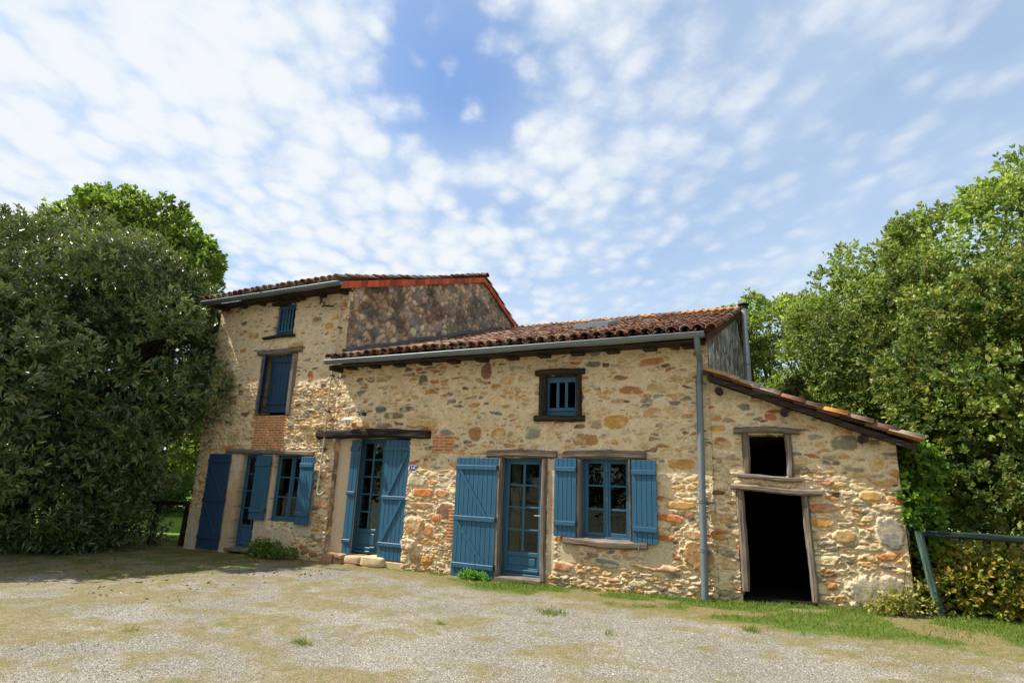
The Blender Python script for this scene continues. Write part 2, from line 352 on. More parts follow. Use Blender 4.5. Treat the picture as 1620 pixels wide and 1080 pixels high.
def wall_mesh(name, x0, x1, z0, topf, holes, parent, step=.0125, label=None):
    nx = int(round((x1 - x0) / step)) + 1; zmax = max(topf(x0), topf(x1)); nzn = int(round((zmax - z0) / step)) + 1
    xs = np.linspace(x0, x1, nx); zs = np.linspace(z0, zmax, nzn)
    X, Z = np.meshgrid(xs, zs)
    H, C = wall_surface(X, Z)
    # ragged arrises round the holes
    V = np.stack([X, -H, Z], -1).reshape(-1, 3)
    xc = (xs[:-1] + xs[1:]) / 2; zc = (zs[:-1] + zs[1:]) / 2; XC, ZC = np.meshgrid(xc, zc)
    keep = ZC < np.vectorize(topf)(XC)
    jx = XC + .02 * (fbm(XC * 13, ZC * 13, 5, 3) - .5); jz = ZC + .02 * (fbm(XC * 13, ZC * 13, 6, 3) - .5)
    for (a, b, c, d) in holes: keep &= ~((jx > a) & (jx < b) & (jz > c) & (jz < d))
    jj, ii = np.nonzero(keep); a = jj * nx + ii
    F = np.stack([a, a + 1, a + 1 + nx, a + nx], 1)
    # boundary edges -> reveals going back into the wall
    E = []
    K = np.pad(keep, 1)
    j, i = np.nonzero(keep & ~K[1:-1, :-2]); E.append(np.stack([j * nx + i + nx, j * nx + i], 1))
    j, i = np.nonzero(keep & ~K[1:-1, 2:]); E.append(np.stack([j * nx + i + 1, j * nx + i + 1 + nx], 1))
    j, i = np.nonzero(keep & ~K[:-2, 1:-1]); E.append(np.stack([j * nx + i, j * nx + i + 1], 1))
    j, i = np.nonzero(keep & ~K[2:, 1:-1]); E.append(np.stack([j * nx + i + 1 + nx, j * nx + i + nx], 1))
    E = np.concatenate(E); n0 = len(V); eu, inv = np.unique(E, return_inverse=True); inv = inv.reshape(E.shape)
    Vm = V[eu].copy(); Vm[:, 1] = .12; Vb = V[eu].copy(); Vb[:, 1] = .42
    V = np.concatenate([V, Vm, Vb]); C = C.reshape(-1, 3); C = np.concatenate([C, C[eu] * .95, C[eu] * .95])
    F2 = np.stack([E[:, 1], E[:, 0], inv[:, 0] + n0, inv[:, 1] + n0], 1); n1 = n0 + len(eu)
    F3 = np.stack([inv[:, 1] + n0, inv[:, 0] + n0, inv[:, 0] + n1, inv[:, 1] + n1], 1)
    F = np.concatenate([F, F2, F3])
    used = np.unique(F); mp = np.zeros(len(V), dtype=np.int64); mp[used] = np.arange(len(used))
    return mesh_np(name, V[used], mp[F], M['stone'], parent, col=C[used], smooth=True)

# ================================================================== FARMHOUSE
house = empty('farmhouse', (-6, 0, -.15), 'old rubble stone farmhouse with blue shutters, tiled roofs, taller left end and low lean-to', 'house')
HOLES_T = [(-11.63, -10.92, -.6, 1.98), (-10.54, -9.62, .53, 1.98), (-11.36, -10.22, 2.86, 4.33), (-11.12, -10.47, 4.77, 5.58), (-8.77, -8.0, -.6, 2.46)]
HOLES_M = [(-9, -6.84, -.6, 2.44), (-4.85, -3.86, -.6, 2.0), (-3.32, -2.36, .68, 2.01), (-4.06, -3.23, 2.72, 3.49)]
HOLES_L = [(-.64, .045, 1.78, 2.40), (-.765, .21, -.6, 1.56)]
wt = wall_mesh('tower_wall', -13.15, -8.80, -.75, lambda x: 5.72, HOLES_T, house)
wm = wall_mesh('main_wall', -8.797, -1.085, -.6, lambda x: 3.93, HOLES_M, house)
wl = wall_mesh('lean_to_wall', -1.082, 1.345, -.5, lambda x: 3.24 - (x + 1.08) * .408, HOLES_L, house)

# ---- side and back walls (weathered, coarse relief)
def side_wall(name, X, y0, y1, z0, topf, parent, facing, pal, mort, seed, step=.045, cw=.26, ch=.19, relief=.03, thr0=.05, stain=False):
    ny = int((y1 - y0) / step) + 1; ztop = max(topf(y) for y in np.linspace(y0, y1, 50)); nz_ = int((ztop - z0) / step) + 1
    ys = np.linspace(y0, y1, ny); t = np.linspace(0, 1, nz_); tp = np.array([topf(y) for y in ys])
    Y = np.repeat(ys[None], nz_, 0); Z = z0 + (tp[None] - z0) * t[:, None]
    F1, E, i, j = rubble_field(Y, Z, cw, ch, seed, 2.2, .46)
    nz2 = fbm(Y * 14, Z * 14, seed + 2, 3) - .5; m = sstep(0, .15, E + nz2 * .2 - thr0 - .1 * _hash(i, j, seed))
    k = (_hash(i, j, seed + 9) * len(pal)).astype(int) % len(pal); c = np.array(pal)[k] * (.7 + .6 * _hash(i, j, seed + 4))[..., None]
    c = c * (.6 + .8 * fbm(Y * 9, Z * 9, seed + 6, 4))[..., None]; mo = mort * (.6 + .8 * fbm(Y * 2, Z * 2, seed + 7, 4))[..., None]
    c = mo * (1 - m[..., None]) + c * m[..., None]; c = c * (1.35 if stain else 1)
    if stain:
        q = sstep(.48, .60, fbm(Y * 1.6, Z * 2.4, seed + 20, 5)); c = c * (1 - .55 * q[..., None]); c = c * (1 - .35 * sstep(3.6, 4.4, Y))[..., None] + S(120, 116, 96) * .35 * sstep(3.6, 4.4, Y)[..., None]
    h = relief * m * (.3 + .7 * _hash(i, j, seed + 8)) + .02 * (fbm(Y * 8, Z * 8, seed + 10, 3) - .5)
    V = np.stack([X + facing * h, Y, Z], -1).reshape(-1, 3); a = (np.arange(nz_ - 1)[:, None] * ny + np.arange(ny - 1)[None]).ravel()
    F = np.stack([a, a + 1, a + 1 + ny, a + ny], 1)
    if facing < 0: F = F[:, ::-1]
    return mesh_np(name, V, F, M['oldstone'], parent, col=np.clip(c, .01, .8).reshape(-1, 3), smooth=True)
def gable(ye, ze, yr, zr): return lambda y: ze + (zr - ze) * (1 - abs(y - yr) / (yr - ye)) - .05
TG = gable(0, 5.80, 6.1, 8.13); MG_ = gable(0, 3.98, 7.1, 6.42)
DP = [S(196, 160, 126), S(158, 134, 112), S(214, 178, 138), S(120, 108, 92), S(180, 148, 112), S(150, 134, 124), S(200, 162, 136)]
side_wall('gable_wall', -8.80, .0, 12.2, -.6, TG, house, 1, DP, S(124, 112, 94), 101, relief=.035, cw=.22, ch=.16, thr0=.02, stain=True)['label'] = 'dark weathered gable wall above the lower roof'
side_wall('gable_wall', -13.15, .0, 12.2, -.8, TG, house, -1, DP, S(150, 132, 104), 111, .07)
WP = [S(186, 180, 166), S(150, 144, 132), S(104, 98, 92), S(200, 194, 180), S(120, 110, 100)]
side_wall('gable_wall', -1.085, .0, 14.2, -.4, MG_, house, 1, WP, S(148, 142, 130), 121, .04, .17, .24)['label'] = 'whitewashed and stained gable wall above the lean-to'
side_wall('side_wall', 1.345, .0, 4.2, -.4, lambda y: 2.2, house, 1, PAL[:6], MORTAR, 131, .05)
for bb in ((-13.15, -8.8, 12.2, 12.5, -.8, 5.7), (-8.8, -1.085, 14.2, 14.5, -.6, 3.9)):
    bw = MB(); bw.box(*bb, c=S(190, 168, 130)); bw.build('back_wall', M['stone'], house)
bw = MB(); bw.quadbar([(-1.085, -.4), (1.3, -.4), (1.3, 2.22), (-1.085, 3.2)], 4.2, 4.5, c=S(190, 168, 130)); bw.build('back_wall', M['stone'], house)
# rooms behind the openings; unlit dark is put into their near-black colour
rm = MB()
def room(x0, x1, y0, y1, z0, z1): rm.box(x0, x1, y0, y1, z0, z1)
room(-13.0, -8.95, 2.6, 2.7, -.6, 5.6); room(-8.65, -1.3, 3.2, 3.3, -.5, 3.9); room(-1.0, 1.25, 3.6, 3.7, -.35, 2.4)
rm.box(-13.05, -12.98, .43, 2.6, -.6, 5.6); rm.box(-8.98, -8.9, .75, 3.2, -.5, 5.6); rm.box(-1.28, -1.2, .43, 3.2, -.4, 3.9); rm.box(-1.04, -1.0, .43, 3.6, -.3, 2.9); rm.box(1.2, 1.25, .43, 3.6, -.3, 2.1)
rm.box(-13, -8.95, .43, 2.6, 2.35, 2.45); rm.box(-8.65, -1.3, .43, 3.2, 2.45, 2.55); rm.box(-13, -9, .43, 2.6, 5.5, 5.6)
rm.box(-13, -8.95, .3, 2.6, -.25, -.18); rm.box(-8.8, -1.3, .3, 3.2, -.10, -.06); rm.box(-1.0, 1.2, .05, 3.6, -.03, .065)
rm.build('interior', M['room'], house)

# ---- beams, lintels
def beam(name, p0, p1, hw, hd, mat, parent, seed=0, wob=.012, taper=(1, 1), yoff=-.03, segs=14):
    """irregular squared timber from p0 to p1 (x,y,z), half width hw across, half depth hd along y"""
    r = random.Random(seed); P0 = Vector(p0); P1 = Vector(p1); d = (P1 - P0).normalized(); side = Vector((0, 1, 0)); up = side.cross(d).normalized()
    V = []; n = 8; ph = r.random() * 9
    for i in range(segs + 1):
        t = i / segs; k = taper[0] * (1 - t) + taper[1] * t; e = 1 if 0 < i < segs else .93
        cpos = P0.lerp(P1, t) + up * wob * math.sin(ph + t * 5) * .8
        for q in range(n):
            a = 2 * PI * (q + .5) / n; u = math.cos(a); v = math.sin(a)
            u = math.copysign(min(1, abs(u) * 1.25), u); v = math.copysign(min(1, abs(v) * 1.25), v)
            jw = 1 + (r.random() - .5) * .12
            V.append(cpos + up * u * hw * k * e * jw + side * v * hd * e + up * (r.random() - .5) * wob * .5)
    Q = [(i * n + q, i * n + (q + 1) % n, (i + 1) * n + (q + 1) % n, (i + 1) * n + q) for i in range(segs) for q in range(n)]
    b = MB(); b.add(V, Q); a = len(V); b.add([P0, P1]); L = segs * n
    b.t += [(a, (k + 1) % n, k) for k in range(n)] + [(a + 1, L + k, L + (k + 1) % n) for k in range(n)]
    return b.build(name, mat, parent)
beam('lintel', (-12.15, .04, 2.04), (-9.36, .04, 2.0), .062, .10, M['wood_x'], house, 1, .012)
beam('lintel', (-5.07, .03, 2.06), (-3.68, .03, 2.06), .068, .10, M['wood_x'], house, 2)
beam('lintel', (-3.56, .03, 2.06), (-2.11, .03, 2.07), .070, .10, M['wood_x'], house, 3)
beam('lintel', (-9.30, .08, 2.43), (-6.35, .02, 2.42), .10, .19, M['log'], house, 4, .03, (1, .85))['label'] = 'rough dark log lintel over the recessed door'
beam('lintel', (-11.52, .02, 4.38), (-10.08, .02, 4.395), .078, .10, M['wood_x'], house, 5, .02)
beam('lintel', (-11.24, .0, 5.60), (-10.38, .0, 5.62), .045, .09, M['dwood_x'], house, 6)
beam('lintel', (-4.12, .0, 3.525), (-3.17, .0, 3.53), .056, .09, M['dwood_x'], house, 7)
beam('lintel', (-.75, .0, 2.465), (.16, .0, 2.445), .048, .10, M['wood_x'], house, 8, .02, (1.1, .9))
beam('lintel', (-.835, -.01, 1.60), (.39, -.01, 1.575), .045, .10, M['wood_x'], house, 9, .02)
beam('sill', (-3.53, .02, .64), (-2.12, .02, .655), .068, .12, M['wood_x'], house, 10, .02)
beam('sill', (-4.12, .0, 2.685), (-3.17, .0, 2.69), .055, .10, M['dwood_x'], house, 11)
beam('sill', (-.73, .0, 1.772), (.15, .0, 1.748), .036, .09, M['wood_x'], house, 12, .015)
beam('sill', (-11.41, .0, 4.75), (-10.38, .0, 4.765), .035, .09, M['dwood_x'], house, 13)
beam('sill', (-4.80, .05, -.075), (-3.93, .05, -.065), .045, .14, M['wood_x'], house, 14, .004)
beam('sill', (-11.72, .08, -.15), (-10.95, .08, -.14), .045, .14, M['wood_x'], house, 15, .004)
def post(x0, x1, xt0, xt1, z0, z1, mat, seed, y=.03, hd=.09):
    return beam('door_post', ((x0 + x1) / 2, y, z0), ((xt0 + xt1) / 2, y, z1), (x1 - x0) / 2, hd, mat, house, seed, .008)
post(-4.85, -4.745, -4.85, -4.745, -.05, 1.99, M['wood_z'], 21); post(-3.97, -3.86, -3.975, -3.86, -.05, 1.99, M['wood_z'], 22)
post(-3.315, -3.235, -3.315, -3.235, .70, 1.99, M['wood_z'], 23).name = 'window_post'; post(-2.415, -2.365, -2.415, -2.365, .71, 2.0, M['wood_z'], 24).name = 'window_post'
post(-11.36, -11.27, -11.37, -11.28, 2.87, 4.30, M['wood_z'], 25).name = 'window_post'; post(-10.38, -10.2, -10.37, -10.23, 2.87, 4.30, M['wood_z'], 26).name = 'window_post'
post(-4.05, -3.92, -4.05, -3.92, 2.74, 3.47, M['dwood_z'], 27).name = 'window_post'; post(-3.335, -3.235, -3.335, -3.235, 2.74, 3.47, M['dwood_z'], 28).name = 'window_post'
post(-.645, -.545, -.64, -.54, 1.80, 2.42, M['wood_z'], 29).name = 'window_post'; post(-.045, .05, -.05, .045, 1.78, 2.40, M['wood_z'], 30).name = 'window_post'
post(-.765, -.655, -.765, -.65, .15, 1.56, M['wood_z'], 31); post(.135, .235, .115, .215, .10, 1.55, M['wood_z'], 32)

# ---- shutters
def shutter(x0, x1, z0, z1, y, n, battens, braces=(), rot=0, hinge='r', th=.03, mat='blue', label=None, stay=None):
    """x0..x1 closed extent at plane y; rot turns the leaf about its hinge edge"""
    hx = x1 if hinge == 'r' else x0
    R = Matrix.Rotation(rot, 3, 'Z'); O = (hx, y, 0)
    b = MB(); w = (x1 - x0) / n
    for i in range(n):
        a = x0 + i * w - hx; dz = random.uniform(-.002, .002)
        b.box(a + .0035, a + w - .0035, random.uniform(0, .002), th, z0 + dz, z1 + dz, R=R, o=O)
    b.box(x0 - hx + .004, x1 - hx - .004, th * .45, th * .9, z0 + .004, z1 - .004, R=R, o=O)
    s = b.build('shutter', M[mat], house, bevel=.003)
    if label: s['label'] = label
    for (bz, bh) in battens:
        q = MB(); q.box(x0 - hx + .006, x1 - hx - .006, -.026, -.001, bz - bh, bz + bh, R=R, o=O); q.build('batten', M[mat], s, bevel=.005)
    for (ax, az, bx, bz) in braces:
        q = MB(); v = Vector((bx - ax, 0, bz - az)); L = v.length; ang = math.atan2(v.z, v.x)
        R2 = R @ Matrix.Rotation(-ang, 3, 'Y'); o2 = Vector(O) + R @ Vector((ax - hx, 0, az))
        q.box(.0, L, -.020, -.002, -.028, .028, R=R2, o=o2); q.build('brace', M[mat], s, bevel=.004)
    for (bz, bh) in battens:   # strap pin at the hinge edge
        q = MB(); e = .012 if hinge == 'r' else -.012
        q.tube([(hx + e, y + .01, bz - .05), (hx + e, y + .01, bz + .05)], .011, 8); q.build('hinge', M['iron'], s, smooth=True)
    if stay: 
        q = MB(); q.tube([(stay[0], y - .02, stay[1]), (stay[0], y - .045, stay[1] + .04), (stay[0] + .01, y - .04, stay[1] + .13)], .008, 6); q.build('stay', M['zinc'], s)
    return s
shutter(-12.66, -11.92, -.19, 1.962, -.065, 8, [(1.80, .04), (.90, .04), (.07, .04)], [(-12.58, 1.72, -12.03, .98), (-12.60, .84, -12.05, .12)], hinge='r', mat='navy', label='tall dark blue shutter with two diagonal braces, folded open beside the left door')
shutter(-11.03, -10.56, .54, 1.945, -.085, 5, [(1.75, .036), (.74, .036)], hinge='r', label='narrow blue window shutter between left door and left window')
shutter(-9.63, -9.20, .515, 1.928, -.10, 5, [(1.75, .04), (.74, .04)], hinge='l', rot=-.10, label='blue shutter right of the left window')
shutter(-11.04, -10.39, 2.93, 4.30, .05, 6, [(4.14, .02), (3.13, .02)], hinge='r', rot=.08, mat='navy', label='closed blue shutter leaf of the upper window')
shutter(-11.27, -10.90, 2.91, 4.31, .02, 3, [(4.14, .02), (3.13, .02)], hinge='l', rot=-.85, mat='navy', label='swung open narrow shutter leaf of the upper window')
shutter(-8.385, -8.165, .02, 2.30, .05, 2, [(2.12, .03), (1.22, .03), (.28, .03)], hinge='l', label='narrow folded blue shutter leaf left of the recessed door')
shutter(-7.44, -6.84, .0, 2.305, .005, 6, [(2.13, .035), (1.17, .035), (.29, .035)], [(-7.30, 1.21, -6.88, 2.06), (-7.36, .34, -6.95, 1.12)], hinge='r', label='blue shutter leaf with two braces half closing the recessed door')
shutter(-5.69, -4.82, -.135, 1.977, -.07, 9, [(1.80, .04), (.89, .04), (.08, .04)], [(-5.60, 1.75, -5.01, .93), (-5.63, .84, -5.02, .12)], hinge='r', label='tall blue shutter left of the middle glazed door')
shutter(-3.70, -3.30, .705, 1.994, -.085, 5, [(1.81, .037), (.92, .037)], hinge='r', label='blue shutter left of the ground floor window', stay=(-3.45, .56))
shutter(-2.35, -1.945, .69, 1.985, -.085, 5, [(1.79, .037), (.91, .037)], hinge='l', label='blue shutter right of the ground floor window', stay=(-2.24, .56))

# ---- glazed doors and windows
def glazed(name, x0, x1, z0, z1, y, cols, rows, stile=.07, fr=.05, panel=None, handle=None, label=None, mull=.034, muntz=.030, sashes=1, meet=.10, mat='blue2'):
    """outer frame, sash(es) with glazing bars, panes as a child, optional bottom panel"""
    b = MB()
    b.box(x0, x0 + fr, y - .02, y + .05, z0, z1); b.box(x1 - fr, x1, y - .02, y + .05, z0, z1)
    b.box(x0 + fr, x1 - fr, y - .018, y + .05, z1 - fr, z1); b.box(x0 + fr, x1 - fr, y - .03, y + .05, z0, z0 + fr * .9)
    gl = MB(); W = (x1 - x0 - 2 * fr) / sashes
    for s in range(sashes):
        a = x0 + fr + s * W + .002; c = a + W - .004; zb = z0 + fr * .9 + .003; zt = z1 - fr - .003
        sl = stile; sr = stile
        b.box(a, a + sl, y + .0, y + .045, zb, zt); b.box(c - sr, c, y + .0, y + .045, zb, zt)
        b.box(a + sl, c - sr, y + .002, y + .045, zt - stile * .8, zt)
        ga, gc = a + sl, c - sr; gt = zt - stile * .8
        gb = zb + (stile * .9 if panel is None else panel)
        b.box(ga, gc, y + .002, y + .045, zb, zb + stile * (.9 if panel is None else 1.3))
        if panel is not None:
            b.box(ga, gc, y + .002, y + .045, gb - stile * .9, gb)
            b.box(ga - .002, gc + .002, y + .020, y + .035, zb + .02, gb - .02)
            b.box(ga + .05, gc - .05, y + .006, y + .025, zb + stile * 1.3 + .04, gb - stile * .9 - .04)
            b.box(ga - .03, gc + .03, y - .03, y + .01, zb + stile * .5, zb + stile * .5 + .035)
        pw = (gc - ga - (cols - 1) * mull) / cols; ph = (gt - gb - (rows - 1) * muntz) / rows
        for i in range(1, cols): xx = ga + i * pw + (i - 1) * mull; b.box(xx, xx + mull, y + .006, y + .04, gb, gt)
        for j in range(1, rows):
            zz = gb + j * ph + (j - 1) * muntz
            for i in range(cols): xx = ga + i * (pw + mull); b.box(xx, xx + pw, y + .008, y + .038, zz, zz + muntz)
        gl.box(ga - .004, gc + .004, y + .022, y + .026, gb - .004, gt + .004)
    if sashes == 2: xm = (x0 + x1) / 2; b.box(xm - .022, xm + .022, y - .016, y + .004, z0 + fr, z1 - fr)
    o = b.build(name, M[mat], house, bevel=.004); gl.build('pane', M['glass'], o)
    if handle:
        h = MB(); hx, hz = handle; h.box(hx - .014, hx + .014, y - .008, y, hz - .11, hz + .09); h.tube([(hx, y - .005, hz + .02), (hx, y - .045, hz + .02), (hx - .11, y - .05, hz + .02)], .009, 8); h.build('handle', M['steel'], o)
    if label: o['label'] = label
    return o
glazed('glazed_door', -11.66, -10.86, -.115, 1.985, .20, 2, 4, .06, .045, .46, label='narrow blue glazed door at the left, in shade')
glazed('glazed_door', -8.32, -7.02, .045, 2.35, .30, 2, 5, .06, .05, .42, mull=.045, sashes=2, label='recessed blue glazed door under the log lintel')
glazed('glazed_door', -4.78, -3.95, -.03, 1.99, .13, 2, 4, .075, .045, .36, (-4.02, .98), mull=.05, muntz=.032, label='middle blue glazed door with eight panes')
glazed('window', -10.56, -9.60, .54, 1.985, .14, 1, 3, .055, .045, sashes=2, label='two leaf blue window on the left')
glazed('window', -3.255, -2.385, .70, 2.02, .115, 1, 3, .060, .045, sashes=2, label='two leaf ground floor window between open shutters')
# small barred shutters of the attic windows
def barred(x0, x1, z0, z1, y, n, label):
    b = MB(); f = .05; b.box(x0, x0 + f, y, y + .05, z0, z1); b.box(x1 - f, x1, y, y + .05, z0, z1); b.box(x0 + f, x1 - f, y + .001, y + .05, z1 - .10, z1); b.box(x0 + f, x1 - f, y - .01, y + .05, z0, z0 + .05)
    b.box(x0 + f, x1 - f, y - .004, y + .045, z0 + .09, z0 + .15); b.box(x0 + f, x1 - f, y + .02, y + .045, z0 + .05, z0 + .09)
    b.box(x0 + .01, x1 - .01, y - .02, y, z1 - .05, z1 - .02)
    o = b.build('barred_shutter', M['blue2'], house, bevel=.004); o['label'] = label
    W = (x1 - x0 - 2 * f); w = .055
    for i in range(n):
        q = MB(); xx = x0 + f + (i + 1) * W / (n + 1) - w / 2; q.box(xx, xx + w, y + .006, y + .03, z0 + .15, z1 - .10); q.build('slat', M['blue2'], o, bevel=.003)
barred(-3.935, -3.335, 2.74, 3.455, .07, 2, 'small blue barred shutter in the dark timber frame')
barred(-11.10, -10.49, 4.79, 5.56, .06, 4, 'small blue slatted shutter high under the left eaves')
# ---- recessed porch
pl = MB(); pl.box(-8.795, -8.32, .14, .42, -.2, 2.5); pl.box(-7.02, -6.80, .34, .42, -.2, 2.5); pl.box(-8.32, -7.02, .30, .42, 2.352, 2.5); pl.build('porch_plaster', M['plaster'], house)
def rock(b, x0, x1, y0, y1, z0, z1, c, seed, n=14, m=9):
    V = []; cx, cy, cz = (x0 + x1) / 2, (y0 + y1) / 2, (z0 + z1) / 2; e = .32
    for i in range(m + 1):
        ph = -PI / 2 + PI * i / m
        for k in range(n):
            th = 2 * PI * k / n; f_ = lambda t, q: math.copysign(abs(t) ** q, t)
            u = f_(math.cos(ph), e) * f_(math.cos(th), e); v = f_(math.cos(ph), e) * f_(math.sin(th), e); w_ = f_(math.sin(ph), e)
            q = 1 + .10 * (float(fbm(np.array([u * 1.7 + seed * 3.1 + w_]), np.array([v * 1.7 + w_ * 1.3]), seed, 3)[0]) - .5) * 2
            V.append((cx + u * q * (x1 - x0) / 2, cy + v * q * (y1 - y0) / 2, cz + w_ * q * (z1 - z0) / 2))
    Q = [(i * n + k, i * n + (k + 1) % n, (i + 1) * n + (k + 1) % n, (i + 1) * n + k) for i in range(m) for k in range(n)]; b.add(V, Q, c=tuple(c))
st = MB()
for i, (a, b_, z0, zt) in enumerate([(-8.76, -8.45, -.3, .03), (-8.46, -8.20, -.30, -.03), (-8.44, -8.22, -.06, .03), (-8.21, -7.78, -.14, .02), (-8.18, -7.82, -.32, -.12), (-7.79, -7.22, -.15, .045), (-7.78, -7.40, -.34, -.14)]):
    rock(st, a, b_, -.13 + .03 * (i % 2), .40, z0, zt, [S(168, 128, 98), S(160, 120, 92), S(176, 146, 116), S(184, 158, 126), S(150, 118, 90), S(206, 186, 146), S(178, 142, 108)][i], 7 + i)
st.build('doorstep', M['stone'], house, smooth=True)
thr = MB(); thr.box(-7.24, -6.78, .0, .34, -.35, -.015, c=S(196, 172, 134)); thr.build('threshold', M['stone'], house, bevel=.02)
# curtains behind the glass
for (a, b_, y, z0, z1) in [(-4.70, -4.52, .30, .3, 1.95)]:
    n = 30; V = []
    for i in range(n + 1):
        xx = a + (b_ - a) * i / n; yy = y + .02 * math.sin(i * 1.3); V += [(xx, yy, z0), (xx, yy, z1)]
    F = np.array([(2 * i, 2 * i + 2, 2 * i + 3, 2 * i + 1) for i in range(n)]); mesh_np('curtain', np.array(V), F, M['curtain'], house)

# ---- roofs
TCOL = np.array([S(142, 94, 72), S(122, 82, 66), S(158, 114, 90), S(108, 82, 70), S(134, 106, 88), S(88, 72, 62), S(168, 126, 100)])
def canal_roof(name, O, e, s, n, W, L, parent, seed, pitch=.205, expo=.33, tl=.43, r0=.088, r1=.070, sag=.05, tint=1.0, lichen=.15, moss=0.):
    """O eave corner, e along the eave, s up the slope, n normal; under tiles (channels) and cover tiles"""
    O, e, s, n = map(lambda v: np.array(v, float), (O, e, s, n)); rg = np.random.default_rng(seed)
    nc = int(round(W / pitch)); nr = int(math.ceil(L / expo)); K = 7
    th = np.linspace(0, PI, K); tv = []
    for (t, r) in ((0, r0), (1, r1)):
        for (rr) in (r, r - .014):
            for a in th: tv.append((math.cos(a) * rr, t * tl, math.sin(a) * rr * .92))
    tv = np.array(tv); q = []
    A = lambda end, lay, k: end * 2 * K + lay * K + k
    for k in range(K - 1):
        q += [(A(0, 0, k), A(0, 0, k + 1), A(1, 0, k + 1), A(1, 0, k)), (A(0, 1, k + 1), A(0, 1, k), A(1, 1, k), A(1, 1, k + 1)), (A(0, 1, k), A(0, 1, k + 1), A(0, 0, k + 1), A(0, 0, k)), (A(1, 0, k), A(1, 0, k + 1), A(1, 1, k + 1), A(1, 1, k))]
    for k in (0, K - 1): q.append((A(0, 0, k), A(1, 0, k), A(1, 1, k), A(0, 1, k)))
    q = np.array(q); Vs = []; Fs = []; Cs = []; cnt = 0
    for kind in (0, 1):
        for c in range(nc + (1 if kind else 0)):
            for r in range(nr):
                u = (c + (.0 if kind else .5)) * pitch + rg.normal(0, .006); v = r * expo - .06 + rg.normal(0, .012); v = min(v, L - tl * .8)
                t = tv.copy(); lift = .012 + .022 * 1.0
                if kind == 0: t[:, 2] = -t[:, 2] * .8 + .055; t[:, 1] = tl - t[:, 1]
                else: t[:, 2] += .05
                an = rg.normal(0, .018); x = t[:, 0] * math.cos(an) - (t[:, 1] - tl / 2) * math.sin(an); y = t[:, 1] + t[:, 0] * math.sin(an)
                tiltz = (1 - t[:, 1] / tl) * .022 + rg.normal(0, .004) + rg.normal(0, .006) * (t[:, 1] / tl)
                uu = u + x; vv = v + y; sg = -sag * np.sin(PI * np.clip(vv / L, 0, 1)) + .05 * (vnoise(uu * .5, vv * .5, seed) - .5)
                P = O + uu[:, None] * e + vv[:, None] * s + (t[:, 2] + tiltz + sg)[:, None] * n
                cc = TCOL[rg.integers(len(TCOL))] * rg.uniform(.75, 1.25) * tint * (.9 if kind else .7)
                if rg.random() < lichen: cc = cc * .5 + .5 * S(176, 168, 150)
                if rg.random() < moss: cc = cc * .4 + .6 * S(206, 140, 40)
                Vs.append(P); Fs.append(q + cnt); cnt += len(P); Cs.append(np.repeat(cc[None], len(P), 0))
    return mesh_np(name, np.concatenate(Vs), np.concatenate(Fs), M['tile'], parent, col=np.clip(np.concatenate(Cs), .01, .8), smooth=True)
def slope(name, x0, x1, ye, ze, yr, zr, seed, **k):
    dy, dz = yr - ye, zr - ze; L = math.hypot(dy, dz); s = (0, dy / L, dz / L); n = (0, -dz / L * (1 if dy > 0 else -1), abs(dy) / L)
    o = canal_roof(name, (x0, ye, ze), (1, 0, 0), s, n, x1 - x0, L, house, seed, **k)
    b = MB(); V = []
    for (x, off) in ((x0, 0), (x1, 0)):
        for (yy, zz) in ((ye, ze), (yr, zr)): V.append((x + (.03 if x == x0 else -.03), yy, zz - .005)); V.append((x + (.03 if x == x0 else -.03), yy, zz - .035))
    b.add(V, [(0, 4, 6, 2), (1, 3, 7, 5), (0, 1, 5, 4), (2, 6, 7, 3), (0, 2, 3, 1), (4, 5, 7, 6)]); b.build('roof_boards', M['dwood_y'], o)
    return o
slope('roof', -8.74, -1.05, -.46, 3.97, 7.1, 6.46, 1, lichen=.18, tint=1.05)['label'] = 'lower roof of weathered red brown canal tiles'
slope('roof', -8.74, -1.05, 14.6, 3.9, 7.1, 6.46, 2, expo=.6, tl=.66)
slope('roof', -13.30, -8.72, -.44, 5.78, 6.1, 8.12, 3, lichen=.35, tint=.85)['label'] = 'upper tiled roof over the taller left end'
slope('roof', -13.30, -8.72, 12.7, 5.7, 6.1, 8.12, 4, expo=.6, tl=.66)
def ridge(x0, x1, y, z, seed, n):
    rg = random.Random(seed); b = MB(); L = (x1 - x0) / n
    for i in range(n):
        V = []; K = 8; c = TCOL[rg.randrange(len(TCOL))] * rg.uniform(.8, 1.2)
        if rg.random() < .3: c = S(200, 140, 60)
        for (xx, r) in ((x0 + i * L, .12), (x0 + (i + 1) * L + .05, .10)):
            for k in range(K): a = PI * k / (K - 1); V.append((xx, y + math.cos(a) * r * 1.2, z + math.sin(a) * r + rg.uniform(-.004, .004)))
            for k in range(K): a = PI * k / (K - 1); V.append((xx, y + math.cos(a) * (r - .018) * 1.2, z + math.sin(a) * (r - .018)))
        Q = [(k, 2 * K + k, 2 * K + k + 1, k + 1) for k in range(K - 1)] + [(K + k, k, k + 1, K + k + 1) for k in range(K - 1)] + [(2 * K + k, 3 * K + k, 3 * K + k + 1, 2 * K + k + 1) for k in range(K - 1)]
        b.add(V, Q, c=tuple(np.clip(c, 0, .8)))
    b.build('ridge_tiles', M['tile'], house, smooth=True)
ridge(-8.78, -1.0, 7.1, 6.50, 1, 20); ridge(-13.3, -8.66, 6.1, 8.16, 2, 12)
